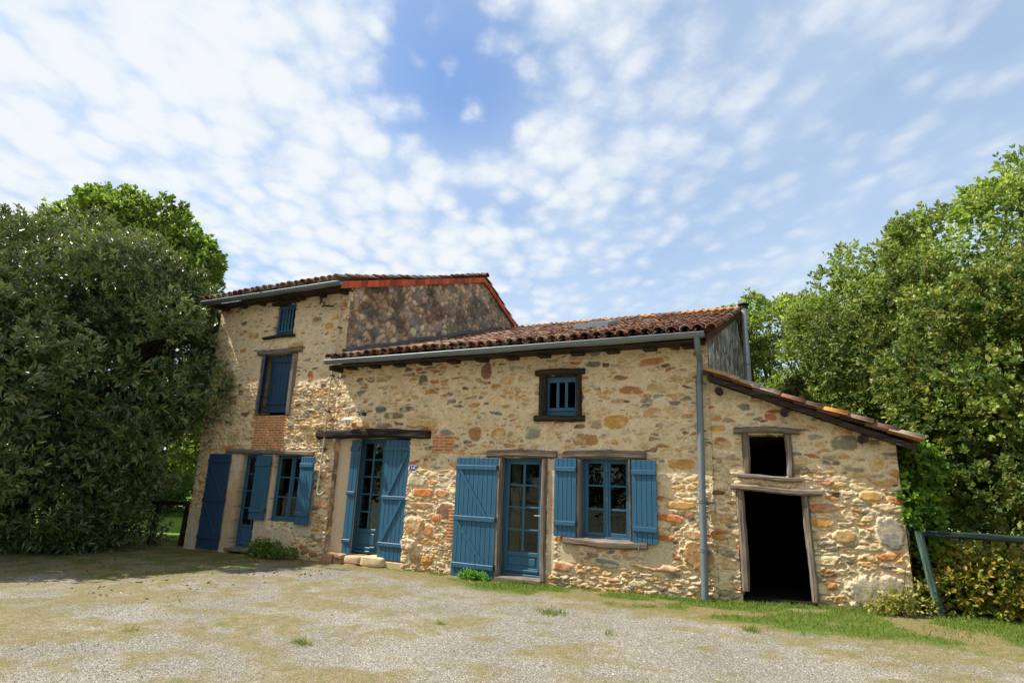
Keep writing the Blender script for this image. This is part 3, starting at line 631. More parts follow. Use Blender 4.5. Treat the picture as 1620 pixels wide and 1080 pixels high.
# verges: red tile band on the tower, timber board on the main gable
def verge(x, ye, ze, yr, zr, h, col, seed, step=.22, th=.03, drop=.03, name='verge_tiles', mat='tile'):
    rg = random.Random(seed); b = MB(); dy, dz = yr - ye, zr - ze; L = math.hypot(dy, dz); n = int(L / step); sy, sz = dy / L, dz / L
    for i in range(n):
        t0 = i * L / n; t1 = (i + 1) * L / n - .012; c = col * rg.uniform(.6, 1.3); o = rg.uniform(0, .012)
        P = [(ye + sy * t, ze + sz * t) for t in (t0, t1)]
        V = [(x + o + d, P[k][0], P[k][1] - drop - hh) for d in (0, th) for (k, hh) in ((0, h), (1, h), (1, 0), (0, 0))]
        b.add(V, [(3, 2, 1, 0), (4, 5, 6, 7), (0, 1, 5, 4), (1, 2, 6, 5), (2, 3, 7, 6), (3, 0, 4, 7)], c=tuple(np.clip(c, 0, .8)))
    return b.build(name, M[mat], house, bevel=.004)
RED = S(196, 92, 58)
verge(-8.745, -.42, 5.80, 6.1, 8.14, .17, RED, 5); verge(-8.745, 12.6, 5.7, 6.1, 8.14, .17, RED, 6)
verge(-1.055, -.42, 3.99, 7.1, 6.46, .16, S(108, 66, 48), 7, step=1.4); verge(-1.055, 14.5, 3.9, 7.1, 6.46, .16, S(150, 86, 56), 8, step=.4)
# mortar flashing where the lower roof meets the tower
fl = MB(); P = [(-8.70 + .0, y, 4.10 + (y + .42) * .3305 + .02 * math.sin(y * 3)) for y in np.linspace(-.1, 7.1, 40)]; fl.tube(P, [.085 + .015 * math.sin(i * 1.9) for i in range(40)], 8, c=S(92, 90, 86)); fl.build('roof_flashing', M['oldstone'], house, smooth=True)
# lean-to roof
a0 = (-1.08, 3.30); a1 = (1.54, 2.221); LL = math.hypot(a1[0] - a0[0], a1[1] - a0[1]); sx, sz = (a0[0] - a1[0]) / LL, (a0[1] - a1[1]) / LL
lr = canal_roof('roof', (a1[0], -.24, a1[1] + .03), (0, 1, 0), (sx, 0, sz), (-sz * -1 if False else sz, 0, -sx), 4.6, LL, house, 9, pitch=.19, expo=.30, tl=.40, r0=.074, r1=.060, lichen=.4, moss=.10, sag=.02, tint=1.2)
lr['label'] = 'low lean-to roof of old canal tiles with orange lichen'
def rakebar(name, y0, y1, dz0, dz1, mat, x0=a0[0], x1=a1[0], xt=0):
    b = MB(); f = lambda x: a0[1] + (x - a0[0]) * (a1[1] - a0[1]) / (a1[0] - a0[0])
    xs = np.linspace(x0, x1, 8)
    for i in range(7):
        w0 = .006 * math.sin(i * 2.1); w1 = .006 * math.sin((i + 1) * 2.1)
        V = [(x, y, f(x) + d + w) for (x, w) in ((xs[i], w0), (xs[i + 1], w1)) for y in (y0, y1) for d in (dz0, dz1)]
        b.add(V, [(0, 4, 5, 1), (2, 3, 7, 6), (1, 5, 7, 3), (0, 2, 6, 4)] + ([(0, 1, 3, 2)] if i == 0 else []) + ([(4, 6, 7, 5)] if i == 6 else []))
    return b.build(name, mat, house)
rakebar('rake_board', -.24, -.19, -.068, .012, M['dwood_x']); rakebar('roof_boards', -.19, 4.5, -.02, .015, M['dwood_y'])
for (px, w, h) in [(-.93, .12, .14), (-.02, .12, .09), (.95, .12, .08)]:
    b = MB(); zt = 3.30 - (px + 1.08) * .4118 - .10; b.tube([(px, -.20, zt - h / 2), (px, .1, zt - h / 2)], w / 2, 8); o = b.build('purlin_end', M['dwood_y'], house)
# rafters under the eaves
for i in range(12):
    x = -8.45 + i * .645; b = MB(); b.box(x - .11, x + .11, -.20, .25, 3.80, 3.852); b.build('rafter', M['dwood_y'], house, bevel=.01)
for i in range(7):
    x = -12.9 + i * .66; b = MB(); b.box(x - .07, x + .07, -.20, .25, 5.60, 5.662); b.build('rafter', M['dwood_y'], house, bevel=.01)
b = MB(); b.box(-8.84, -8.74, -.40, .02, 3.76, 3.86); b.box(-8.8, -1.1, -.37, .02, 3.855, 3.875); b.build('soffit_board', M['dwood_x'], house, bevel=.008)
b = MB(); b.box(-13.2, -8.75, -.36, .02, 5.665, 5.685); b.build('soffit_board', M['dwood_x'], house)
# gutters
def gutter(x0, x1, y, z, r=.078, drop=0):
    b = MB(); K = 9; n = 24; V = []
    for i in range(n + 1):
        x = x0 + (x1 - x0) * i / n; zz = z + drop * i / n + .006 * math.sin(i * .9)
        for rr in (r, r - .008):
            for k in range(K): a = PI + PI * k / (K - 1); V.append((x, y + math.cos(a) * rr, zz + math.sin(a) * rr * 1.05))
    Q = []
    for i in range(n):
        o0, o1 = i * 2 * K, (i + 1) * 2 * K
        for k in range(K - 1): Q += [(o0 + k, o0 + k + 1, o1 + k + 1, o1 + k), (o0 + K + k + 1, o0 + K + k, o1 + K + k, o1 + K + k + 1)]
        Q += [(o0, o1, o1 + K, o0 + K), (o0 + K - 1, o0 + 2 * K - 1, o1 + 2 * K - 1, o1 + K - 1)]
    for o0 in (0, n * 2 * K): Q += [(o0 + k, o0 + k + 1, o0 + 2 * K - 2 - k, o0 + 2 * K - 1 - k) if False else (o0 + k, o0 + k + 1, o0 + K + k + 1, o0 + K + k) for k in range(K - 1)]
    b.add(V, Q)
    for x in (x0, x1):  # end stops
        c = len(b.v); E = [(x, y, z)] + [(x, y + math.cos(PI + PI * k / 8) * r, z + math.sin(PI + PI * k / 8) * r * 1.05) for k in range(9)]; b.add(E, T=[(0, k, k + 1) for k in range(1, 9)])
    b.tube([(x0, y - r, z), (x1, y - r, z)], .009, 6)
    o = b.build('gutter', M['zinc'], house, smooth=True)
    nb = int((x1 - x0) / 1.25)
    for i in range(1, nb + 1):
        x = x0 + i * (x1 - x0) / (nb + .5); q = MB(); q.tube([(x, y + math.cos(PI + PI * k / 8) * (r + .003), z + math.sin(PI + PI * k / 8) * (r + .003) * 1.05) for k in range(9)], .006, 5); q.build('gutter_joint', M['zinc'], o)
    return o
gutter(-8.86, -1.06, -.47, 3.945); gutter(-13.3, -8.70, -.45, 5.745)
# downpipe
d = MB(); d.tube([(-1.18, -.47, 3.88), (-1.18, -.46, 3.78), (-1.18, -.36, 3.66), (-1.19, -.15, 3.58), (-1.20, -.11, 3.45), (-1.22, -.11, 3.2)], .047, 12)
d.tube([(-1.22, -.11, 3.22), (-1.27, -.11, -.02)], .052, 14)
dp = d.build('downpipe', M['zinc'], house, smooth=True)
for z in (3.20, 1.36, .66):
    q = MB(); x = -1.22 - .05 * (3.2 - z) / 3.2
    for k in (0, .028): q.tube([(x, -.11, z + k), (x, -.11, z + k + .016)], .062, 14)
    q.box(x + .03, x + .09, -.10, .0, z, z + .02); q.build('pipe_collar', M['zinc'], dp, smooth=True)
# skylight on the lower roof
k = .3305; sl = MB(); f = lambda y: 3.97 + (y + .46) * .3294 + .13
for (x0, x1, y0, y1, o0, o1) in [(-4.45, -3.6, 2.9, 2.98, 0, .05), (-4.45, -3.6, 3.75, 3.85, 0, .05), (-4.45, -4.37, 2.98, 3.75, 0, .05), (-3.68, -3.6, 2.98, 3.75, 0, .05)]:
    V = [(x, y, f(y) + o) for o in (o0 - .1, o1) for y in (y0, y1) for x in (x0, x1)]; sl.add(V, [(0, 2, 3, 1), (4, 5, 7, 6), (0, 1, 5, 4), (2, 6, 7, 3), (0, 4, 6, 2), (1, 3, 7, 5)])
sk = sl.build('skylight', M['zinc'], house); g = MB(); g.add([(-4.37, 2.98, f(2.98) + .03), (-3.68, 2.98, f(2.98) + .03), (-3.68, 3.75, f(3.75) + .03), (-4.37, 3.75, f(3.75) + .03)], [(0, 1, 2, 3)]); g.build('pane', M['glass'], sk)
# flue
q = MB(); q.tube([(-.80, 5.9, 1.5), (-.80, 5.9, 5.15)], .085, 14); q.tube([(-.80, 5.9, 5.15), (-.80, 5.9, 6.19)], .072, 14); fu = q.build('stovepipe', M['steel'], house, smooth=True)
q = MB(); q.tube([(-.80, 5.9, 6.17), (-.80, 5.9, 6.22)], .11, 14); q.tube([(-.80, 5.9, 6.27), (-.80, 5.9, 6.31)], [.15, .11], 14); q.tube([(-.80, 5.9, 6.18), (-.80, 5.9, 6.29)], .06, 8); q.build('chimney_cowl', M['iron'], fu, smooth=True)
q = MB(); q.tube([(-.80, 5.9, 4.65), (-.80, 5.9, 4.68)], .092, 14); q.build('pipe_collar', M['zinc'], fu, smooth=True)
# cable conduit with its bracket
cd = MB(); cd.tube([(-9.26, -.06, 5.34), (-9.10, -.06, 5.33), (-9.02, -.06, 5.27), (-8.99, -.07, 4.75), (-9.055, -.07, 3.6), (-9.045, -.08, 2.24), (-9.06, -.09, 1.42), (-9.075, -.09, 1.22), (-9.03, -.09, 1.15), (-8.96, -.08, 1.17), (-8.93, -.05, 1.22)], .019, 8)
co_ = cd.build('cable_conduit', M['conduit'], house, smooth=True)
for z, x in ((4.8, -8.99), (3.7, -9.05), (2.9, -9.05), (2.1, -9.045), (1.5, -9.06)):
    q = MB(); q.box(x - .03, x + .03, -.095, .0, z, z + .025); q.build('clip', M['iron'], co_)
q = MB(); q.tube([(-9.56, -.02, 5.45), (-9.56, -.16, 5.52), (-9.54, -.2, 5.60)], .016, 6); q.tube([(-9.58, -.05, 5.38), (-9.45, -.14, 5.36), (-9.32, -.1, 5.34), (-9.22, -.06, 5.34)], .022, 6); q.tube([(-9.56, -.16, 5.40), (-9.5, -.17, 5.58)], .02, 6); q.build('cable_bracket', M['iron'], co_)

# ---- things fixed to the wall
lamp = empty('wall_lamp', (-8.02, -.05, 2.84), 'small black wall lamp with swan neck arm and flat glass shade above the log lintel', 'lamp')
q = MB(); q.tube([(-8.02, -.03, 2.84), (-8.02, -.10, 2.84)], .042, 12); q.build('wall_plate', M['iron'], lamp, smooth=True)
q = MB(); q.tube([(-8.02, -.09, 2.84), (-8.10, -.16, 2.87), (-8.22, -.2, 2.885), (-8.30, -.22, 2.84), (-8.31, -.22, 2.74)], .010, 8); q.build('arm', M['iron'], lamp, smooth=True)
q = MB(); q.tube([(-8.31, -.22, 2.755), (-8.31, -.22, 2.745), (-8.31, -.22, 2.70), (-8.31, -.22, 2.69)], [.02, .04, .135, .138], 18); q.build('shade', M['white'], lamp, smooth=True)
q = MB(); q.tube([(-8.31, -.22, 2.69), (-8.31, -.22, 2.64), (-8.31, -.22, 2.59)], [.04, .045, .02], 10); q.build('bulb', M['glass'], lamp, smooth=True)
sign = empty('house_number', (-6.69, -.05, 1.755), 'small blue enamel house number plate reading 14 right of the recessed door', 'sign')
q = MB(); q.box(-6.77, -6.61, -.062, -.05, 1.70, 1.81); q.build('plate', M['enamel'], sign, bevel=.008)
q = MB()
for a, b_, c, d_ in ((-6.765, -6.615, 1.802, 1.806), (-6.765, -6.615, 1.704, 1.708), (-6.766, -6.762, 1.709, 1.801), (-6.618, -6.614, 1.709, 1.801)): q.box(a, b_, -.0645, -.062, c, d_)
q.build('border', M['white'], sign)
cu = bpy.data.curves.new('num', 'FONT'); cu.body = '14'; cu.size = .10; cu.align_x = 'CENTER'; cu.align_y = 'CENTER'; cu.extrude = .001; cu.offset = .0004
tmp = bpy.data.objects.new('num', cu); link(tmp); dg = bpy.context.evaluated_depsgraph_get(); me = bpy.data.meshes.new_from_object(tmp.evaluated_get(dg)); bpy.data.objects.remove(tmp)
me.materials.clear(); me.materials.append(M['white']); no = bpy.data.objects.new('number', me); link(no, sign); no.rotation_euler = (PI / 2, 0, 0); no.location = (0, -.0145, 0)
# door grate
gm = empty('door_grate', (-7.95, -.40, -.17), 'black metal foot grate lying on the gravel before the stone doorstep', 'doormat')
q = MB(); q.box(-8.32, -7.62, -.60, -.58, -.185, -.155); q.box(-8.32, -7.62, -.22, -.20, -.185, -.155); q.box(-8.32, -8.30, -.58, -.22, -.185, -.155); q.box(-7.64, -7.62, -.58, -.22, -.185, -.155); q.build('rim', M['iron'], gm)
q = MB()
for i in range(22): x = -8.285 + i * .030; q.box(x, x + .008, -.58, -.22, -.18, -.16)
for i in range(8): y = -.54 + i * .042; q.box(-8.30, -7.64, y, y + .006, -.178, -.164)
q.build('grid', M['iron'], gm)

# ================================================================== FENCES
def fence(name, posts, rails, label, mz, mx):
    f = empty(name, (posts[0][0], posts[0][1], float(gz(posts[0][0], posts[0][1]))), label, 'fence')
    for i, (x, y, xt, yt, h, w) in enumerate(posts): beam('post', (x, y, float(gz(x, y)) - .2), (xt, yt, h), w, w, mz, f, 60 + i, .006, segs=8)
    for i, (a, b_, w, dd) in enumerate(rails): beam('rail', a, b_, w, dd, mx, f, 80 + i, .006, segs=8)
    return f
fence('wooden_fence', [(-13.62, .25, -13.5, .2, .78, .06), (-14.6, .1, -14.45, .1, .78, .06), (-16.6, .1, -16.6, .1, .78, .06)], [((-16.7, .1, .72), (-14.5, .1, .735), .05, .03), ((-14.46, .1, .735), (-13.3, .16, .76), .05, .03)], 'low weathered wooden rail fence between evergreen and left corner of the house', M['dwood_z'], M['dwood_x'])
fence('green_fence', [(1.63, -.04, 1.465, -.04, 1.13, .045), (4.6, .05, 4.6, .05, 1.10, .045)], [((1.48, -.02, 1.10), (3.0, -.02, 1.09), .042, .022), ((3.0, -.02, 1.09), (4.7, .0, 1.05), .042, .022)], 'faded green post and rail fence at the right end of the lean-to', M['green_z'], M['green_x'])

# ================================================================== LEAVES
def unit(v): return v / (np.linalg.norm(v, axis=-1, keepdims=True) + 1e-9)
def leaves(name, P, D, size, width, col, mat, parent=None, rng=RNG, fold=.18, origin=None, upb=.6):
    """P base points, D leaf axis; one folded six-point leaf each"""
    n = len(P); D = unit(D); A = unit(rng.normal(size=(n, 3)) + np.array([0, 0, upb])); W = unit(np.cross(D, A)); U = np.cross(W, D)
    L = size * rng.uniform(.7, 1.25, (n, 1)); w = L * width; f = L * fold
    V = np.empty((n, 6, 3)); V[:, 0] = P; V[:, 1] = P + D * L * .33 + W * w * .95 + U * f * .5; V[:, 2] = P + D * L * .72 + W * w * .7 + U * f * .35; V[:, 3] = P + D * L - U * f * .2
    V[:, 4] = P + D * L * .72 - W * w * .7 + U * f * .35; V[:, 5] = P + D * L * .33 - W * w * .95 + U * f * .5
    b = np.arange(n)[:, None] * 6; F = np.concatenate([b + np.array([0, 5, 4, 3]), b + np.array([0, 3, 2, 1])])
    return mesh_np(name, V.reshape(-1, 3), F, mat, parent, col=np.repeat(np.clip(col, .003, .9), 6, 0), origin=origin)
def sprays(C, out, nleaf, spread, sprig, up, rng, cols, cvar, dark=.25, tip=None):
    """rosettes of leaves along short shoots. C shoot bases, out outward dirs"""
    n = len(C); ax = unit(out + rng.normal(0, .45, (n, 3)) + np.array([0, 0, up])); sc = rng.uniform(.75, 1.25, (n, 1))
    t = rng.uniform(0, 1, (n, nleaf, 1)) ** .8; P = C[:, None] + ax[:, None] * t * sprig * sc[:, None] + rng.normal(0, .012, (n, nleaf, 3))
    ra = unit(rng.normal(size=(n, nleaf, 3))); ra = ra - (ra * ax[:, None]).sum(-1, keepdims=True) * ax[:, None]; D = unit(unit(ra) * spread + ax[:, None] * (.25 + .8 * t))
    base = cols[rng.integers(len(cols), size=n)] * rng.uniform(1 - cvar, 1 + cvar, (n, 1)); c = base[:, None] * rng.uniform(1 - dark, 1 + dark, (n, nleaf, 1))
    if tip is not None: c = c * (1 - .6 * t ** 3) + tip * .6 * t ** 3
    return P.reshape(-1, 3), D.reshape(-1, 3), c.reshape(-1, 3)
def crown_pts(n, lobes, rng, shell=.72, gap=.42, gscale=.9, seed=5, keep=None):
    """points in the outer shell of a union of lobes (cx,cy,cz,rx,ry,rz)"""
    L = np.array(lobes, float); w = L[:, 3] * L[:, 4] + L[:, 3] * L[:, 5] + L[:, 4] * L[:, 5]; w = w / w.sum(); out = []; od = []; tot = 0
    while tot < n:
        m = n; k = rng.choice(len(L), m, p=w); d = unit(rng.normal(size=(m, 3))); r = shell + (1 - shell) * rng.uniform(0, 1, (m, 1)) ** .6
        r = r * (1 + .22 * (fbm(d[:, 0] * 2.5 + k * 3.1, d[:, 1] * 2.5 + d[:, 2] * 3.3, seed, 3) - .5)[:, None])
        P = L[k, :3] + d * r * L[k, 3:]
        ins = np.zeros(m, bool)
        for j in range(len(L)): q = (((P - L[j, :3]) / L[j, 3:]) ** 2).sum(1); ins |= (q < (shell * .9) ** 2) & (k != j)
        g = fbm(P[:, 0] * gscale + P[:, 2] * .31, P[:, 2] * gscale + P[:, 1] * .7, seed + 3, 3); ok = ~ins & (g > gap * rng.uniform(.8, 1.1, m)) & (P[:, 2] > gz(P[:, 0], P[:, 1]) + .03)
        if keep is not None: ok &= keep(P)
        out.append(P[ok]); od.append(unit(d[ok] / L[k[ok], 3:])); tot += ok.sum()
        if len(out) > 60: break
    return np.concatenate(out)[:n], np.concatenate(od)[:n]
def trunk(parent, base, top, r, limbs, seed, name='trunk'):
    rg = random.Random(seed); b = MB(); B = Vector(base); T = Vector(top); P = []
    for i in range(7): t = i / 6; P.append(B.lerp(T, t) + Vector((rg.uniform(-1, 1), rg.uniform(-1, 1), 0)) * r * .7 * (1 if 0 < i else 0))
    b.tube([tuple(p) for p in P], [r * (1.25 if i == 0 else 1 - .75 * i / 6) for i in range(7)], 9)
    for (tp, t0) in limbs:
        a = B.lerp(T, t0); e = Vector(tp); mid = a.lerp(e, .5) + Vector((rg.uniform(-.3, .3), rg.uniform(-.3, .3), (e - a).length * .12)); rr = r * (1 - .7 * t0) * .6
        q = [a, a.lerp(mid, .5) + Vector((0, 0, .05)), mid, mid.lerp(e, .5), e]; b.tube([tuple(p) for p in q], [rr, rr * .8, rr * .55, rr * .35, rr * .15], 6)
        for k in range(5):
            s_ = q[1 + k % 3].lerp(q[2 + k % 3], rg.random()); dv = (e - a).normalized() * rg.uniform(.5, 1.1) + Vector((rg.uniform(-1, 1), rg.uniform(-1, 1), rg.uniform(0, 1))) * .8
            b.tube([tuple(s_), tuple(s_ + dv * .5 * (e - a).length * .16), tuple(s_ + dv * (e - a).length * .16)], [rr * .35, rr * .22, rr * .06], 5)
    return b.build(name, M['bark'], parent, smooth=True)
def tree(name, base, label, cat, lobes, ntw, nleaf, size, width, spread, sprig, up, cols, mat, seed, tr=.2, top=None, shell=.72, gap=.42, gscale=.9, group=None, tip=None, keep=None, cvar=.25, limbs=True, tname='trunk', dark=.25, sub=0, rs=.5, core=0, upb=.6):
    rg = np.random.default_rng(seed); base = (base[0], base[1], float(gz(base[0], base[1])))
    t = empty(name, base, label, cat, group)
    if sub:
        SC, SO = crown_pts(sub, lobes, rg, .86, gap * .6, gscale, seed, keep); k = rg.integers(len(SC), size=ntw); d = unit(unit(rg.normal(size=(ntw, 3))) + SO[k] * .55)
        R_ = rs * rg.uniform(.6, 1.35, len(SC))[k][:, None]; cf = (rg.uniform(.68, 1.32, len(SC)))[k]; C = SC[k] + d * R_ * (.55 + .45 * rg.random((ntw, 1))) * np.array([1, 1, .85]); O = unit(d * .7 + SO[k] * .5)
        ok = C[:, 2] > gz(C[:, 0], C[:, 1]) + .04; C, O, cf = C[ok], O[ok], cf[ok]
    else: C, O = crown_pts(ntw, lobes, rg, shell, gap, gscale, seed, keep)
    P, D, c = sprays(C, O, nleaf, spread, sprig, up, rg, cols, cvar, dark, tip)
    if sub: c = c * np.repeat(cf, nleaf)[:, None]
    if core:
        C2, O2 = crown_pts(core, [(l[0], l[1], l[2], l[3] * .86, l[4] * .86, l[5] * .86) for l in lobes], rg, .72, 0, 1, seed); P2, D2, c2 = sprays(C2, O2, 8, 1.0, sprig * 1.6, 0, rg, cols, cvar, dark)
        kk = rg.permutation(len(P2)); P = np.concatenate([P, P2]); D = np.concatenate([D, D2 * 1.0]); c = np.concatenate([c, c2])
        szs = np.concatenate([np.full(len(P) - len(P2), size), np.full(len(P2), size * 1.5)])[:, None]
    else: szs = size
    leaves('crown', P, D, szs, width, c, mat, t, rg, upb=upb)
    if top is None: top = tuple(np.array(lobes)[:, :3].mean(0) + np.array([0, 0, .5]))
    trunk(t, base, top, tr, [((l[0], l[1], l[2] + l[5] * .3), random.Random(seed + i).uniform(.25, .8)) for i, l in enumerate(lobes)] if limbs else [], seed, tname)
    return t
EV = np.array([S(108, 124, 62), S(84, 104, 52), S(128, 140, 78), S(94, 112, 58), S(70, 92, 46)])
lb = [(-17.2, -1.9, 4.1, 4.0, 2.5, 3.3), (-14.4, -.9, 4.3, 1.75, 1.4, 1.8), (-14.3, -1.5, 3.1, 1.6, 1.3, 1.3), (-15.3, -1.6, 2.0, 1.8, 1.6, 1.8), (-15.6, -1.9, 1.2, 2.3, 1.3, 1.8), (-15.4, -1.3, 5.3, 2.1, 1.5, 1.5), (-18.2, -1.6, 6.2, 2.5, 1.7, 1.6), (-18.5, -2.6, 2.6, 3.0, 2.0, 2.8), (-14.6, -.3, 4.7, 1.2, .8, 1.2), (-16.2, -2.5, 4.9, 1.8, 1.5, 1.6), (-15.6, -2.0, .6, 1.7, 1.3, 1.0), (-21, -2, 3.5, 3, 2.2, 3.6), (-14.7, -3.9, 3.0, 1.6, 1.0, 1.6), (-17.2, -3.8, 3.4, 2.3, 1.3, 2.2), (-14.9, -1.1, .8, 1.0, .9, 1.1)]
tree('evergreen_tree', (-17, -1.8), 'huge dense dark evergreen tree with glossy leaves down to the ground at the left', 'tree', lb, 17000, 11, .125, .19, 1.0, .22, .8, EV, M['leaf_gloss'], 31, tr=.35, gap=.30, gscale=1.2, tip=S(118, 120, 66), cvar=.22, sub=175, rs=.80, core=7500, upb=1.6)
MP = np.array([S(118, 140, 58), S(102, 126, 52), S(132, 152, 68), S(92, 114, 50)])
tree('maple_tree', (-24, 3.2), 'bright green broadleaf tree rising behind the dark evergreen', 'tree', [(-24.2, 3.2, 9.4, 3.8, 2.5, 2.7), (-21.2, 3, 8.2, 2.0, 1.8, 1.4), (-20.9, 2.6, 8.1, 1.4, 1.3, .9), (-27.5, 3.5, 8.8, 3, 2.4, 1.8), (-24.8, 3, 11.1, 1.6, 1.4, 1.0)], 8500, 9, .17, .34, .9, .32, .3, MP, M['leaf'], 32, tr=.3, gap=.36, sub=120, rs=.7, core=1200)
tree('maple_tree', (-31.5, 3.5), 'green broadleaf tree at the far left edge behind the evergreen', 'tree', [(-31.6, 3.4, 10.0, 2.2, 2.2, 2.2), (-33, 3.8, 8.2, 3.0, 2.4, 2.6)], 3000, 9, .17, .34, .9, .32, .3, MP, M['leaf'], 33, tr=.28, gap=.38, sub=60, rs=.7)
AS = np.array([S(142, 160, 82), S(124, 144, 70), S(156, 170, 92), S(112, 132, 64)])
gp = 'trees behind the house seen in the gap beside the evergreen'
tree('garden_tree', (-27, 11), 'light green tree beyond the lawn seen in the gap left of the house', 'tree', [(-27, 11, 4.6, 3.4, 2.6, 3.2), (-24.4, 10.5, 4.0, 2.4, 2.2, 2.6), (-29, 10, 2.6, 2.6, 2.0, 2.2)], 3000, 8, .24, .30, .9, .4, .2, AS, M['leaf'], 34, shell=.5, gap=.44)
tree('garden_bush', (-28.6, 7.5), 'clipped dark green bush in front of the light green tree, behind the wooden fence', 'bush', [(-28.6, 7.5, .2, 3.6, 1.4, 1.25), (-24, 8, .0, 2.8, 1.4, 1.1)], 1800, 8, .14, .3, .9, .25, .3, np.array([S(70, 100, 44), S(84, 112, 48)]), M['leaf'], 35, shell=.6, limbs=False, gap=.2, tr=.08)
ash = [
 ('light green ash tree with open crown just right of the stovepipe', (-.3, 15), [(-.6, 15, 7.6, 1.3, 1.5, 1.5), (.5, 15, 6.4, 1.4, 1.5, 1.9), (-.3, 15, 5.2, 1.3, 1.5, 1.3), (1.4, 15, 7.0, 1.1, 1.3, 1.4), (-1.5, 15.3, 8.0, .7, .8, .7)], 3600, .46),
 ('middle ash tree standing between the open ash and the tall right ash', (2.6, 12), [(2.0, 12, 7.2, 1.2, 1.4, 1.5), (3.1, 12, 8.3, 1.1, 1.2, 1.1), (1.9, 12, 6.3, 1.5, 1.5, 1.7), (3.4, 12.2, 7.0, 1.6, 1.5, 1.8)], 3600, .42),
 ('tallest ash tree filling the upper right corner', (6, 9), [(5.4, 9, 7.9, 2.0, 2.0, 1.7), (4.1, 9, 7.2, 1.3, 1.4, 1.4), (7.6, 9, 8.6, 2.3, 2.2, 2.1), (5.2, 9, 6.6, 2.2, 2, 2.0), (8.4, 9, 7.0, 2.8, 2, 2.8)], 5200, .38)]
for i, (lab, bs, lo, n_, gp_) in enumerate(ash):
    tree('ash_tree', bs, lab, 'tree', lo, n_, 10, .15, .24, .9, .34, .25, AS, M['leaf'], 40 + i, tr=.17, gap=gp_, gscale=1.1, group='ash trees behind the right end of the house', top=(lo[0][0], lo[0][1], lo[0][2]), sub=[85, 120, 140][i], rs=[.42, .5, .6][i])
SH = np.array([S(116, 132, 58), S(92, 114, 50), S(136, 148, 68), S(78, 102, 44), S(130, 134, 66)])
tree('evergreen_shrub', (3.7, 2.6), 'large yellowish green shrub hanging over the right end of the lean-to roof', 'shrub', [(3.5, 2.2, 3.3, 1.5, 1.3, 1.8), (4.9, 2.5, 3.7, 1.8, 1.5, 2.0), (2.85, 2.3, 2.6, .95, .9, 1.1), (2.5, 1.5, 1.5, .85, .7, 1.1), (4.3, 1.9, 2.75, 1.5, 1.1, 1.1), (6.3, 2.6, 3.4, 2.0, 1.6, 2.2)], 12500, 10, .075, .34, .9, .15, .35, SH, M['leaf_shrub'], 51, tr=.14, gap=.3, gscale=1.7, cvar=.2, sub=150, rs=.50, core=2500)
tree('evergreen_shrub', (2.2, 6.2), 'tall olive green shrub growing behind the lean-to roof', 'shrub', [(2.4, 6.2, 4.2, 1.6, 1.3, 1.7), (1.3, 6.4, 3.6, 1.0, 1.0, 1.3), (3.4, 6, 5.0, 1.6, 1.4, 1.5), (1.9, 6.2, 2.0, 1.6, 1.3, 2.0), (4.6, 5.8, 4.6, 1.7, 1.4, 2.1)], 10000, 10, .085, .34, .9, .18, .3, SH * .97, M['leaf_shrub'], 52, tr=.14, gap=.3, gscale=1.5, cvar=.2, sub=120, rs=.58, core=1600)
IV = np.array([S(96, 128, 40), S(74, 108, 38), S(122, 150, 48)])
tree('ivy_plant', (1.55, .25), 'bright green ivy climbing the right corner of the lean-to wall', 'ivy', [(1.58, .42, 1.45, .24, .34, .95), (1.72, .55, .5, .28, .30, .6), (1.44, .04, 1.5, .13, .12, .34), (1.62, .4, 1.95, .3, .35, .3)], 1100, 7, .07, .42, 1.0, .10, .1, IV, M['leaf_shrub'], 53, tr=.02, shell=.5, gap=.3, gscale=2, limbs=False, tname='stem')
tree('bramble_bush', (2.6, .75), 'low sunlit bramble bush with reddish tips beneath the green rail', 'bush', [(2.2, .30, .38, .55, .24, .5), (2.85, .45, .34, .7, .32, .5), (1.85, .25, .3, .26, .2, .45), (3.6, .6, .3, .6, .3, .4)], 1700, 8, .065, .36, 1.0, .22, .6, np.array([S(124, 148, 50), S(98, 128, 44), S(150, 150, 60)]), M['leaf_shrub'], 54, tr=.02, shell=.3, gap=.3, gscale=2, limbs=False, tname='stem', tip=S(170, 120, 60))
tree('weed_plant', (1.15, -.2), 'yellow green weeds sprouting at the foot of the lean-to corner', 'plant', [(1.1, -.16, .10, .28, .12, .18), (1.46, .1, .2, .16, .12, .26)], 200, 7, .05, .36, 1.0, .18, .8, np.array([S(150, 150, 70), S(126, 136, 56), S(164, 156, 84)]), M['leaf_shrub'], 55, tr=.01, shell=.1, gap=.2, limbs=False, tname='stem')
tree('weed_plant', (-10.1, -.2), 'low tuft of weeds beneath the left window', 'plant', [(-10.3, -.2, -.15, .5, .14, .22), (-9.7, -.22, -.18, .3, .14, .16)], 240, 7, .06, .3, 1.0, .16, .8, np.array([S(90, 120, 46), S(110, 130, 54)]), M['leaf_shrub'], 56, tr=.01, shell=.1, gap=.2, limbs=False, tname='stem')
tree('weed_plant', (-5.15, -.25), 'small clump of fresh green weeds at the foot of the tall middle shutter', 'plant', [(-5.2, -.22, -.12, .20, .08, .08), (-4.95, -.2, -.12, .12, .06, .05)], 110, 7, .035, .4, 1.0, .09, .8, np.array([S(96, 150, 48), S(110, 164, 56)]), M['leaf_shrub'], 57, tr=.01, shell=.1, gap=.1, limbs=False, tname='stem')
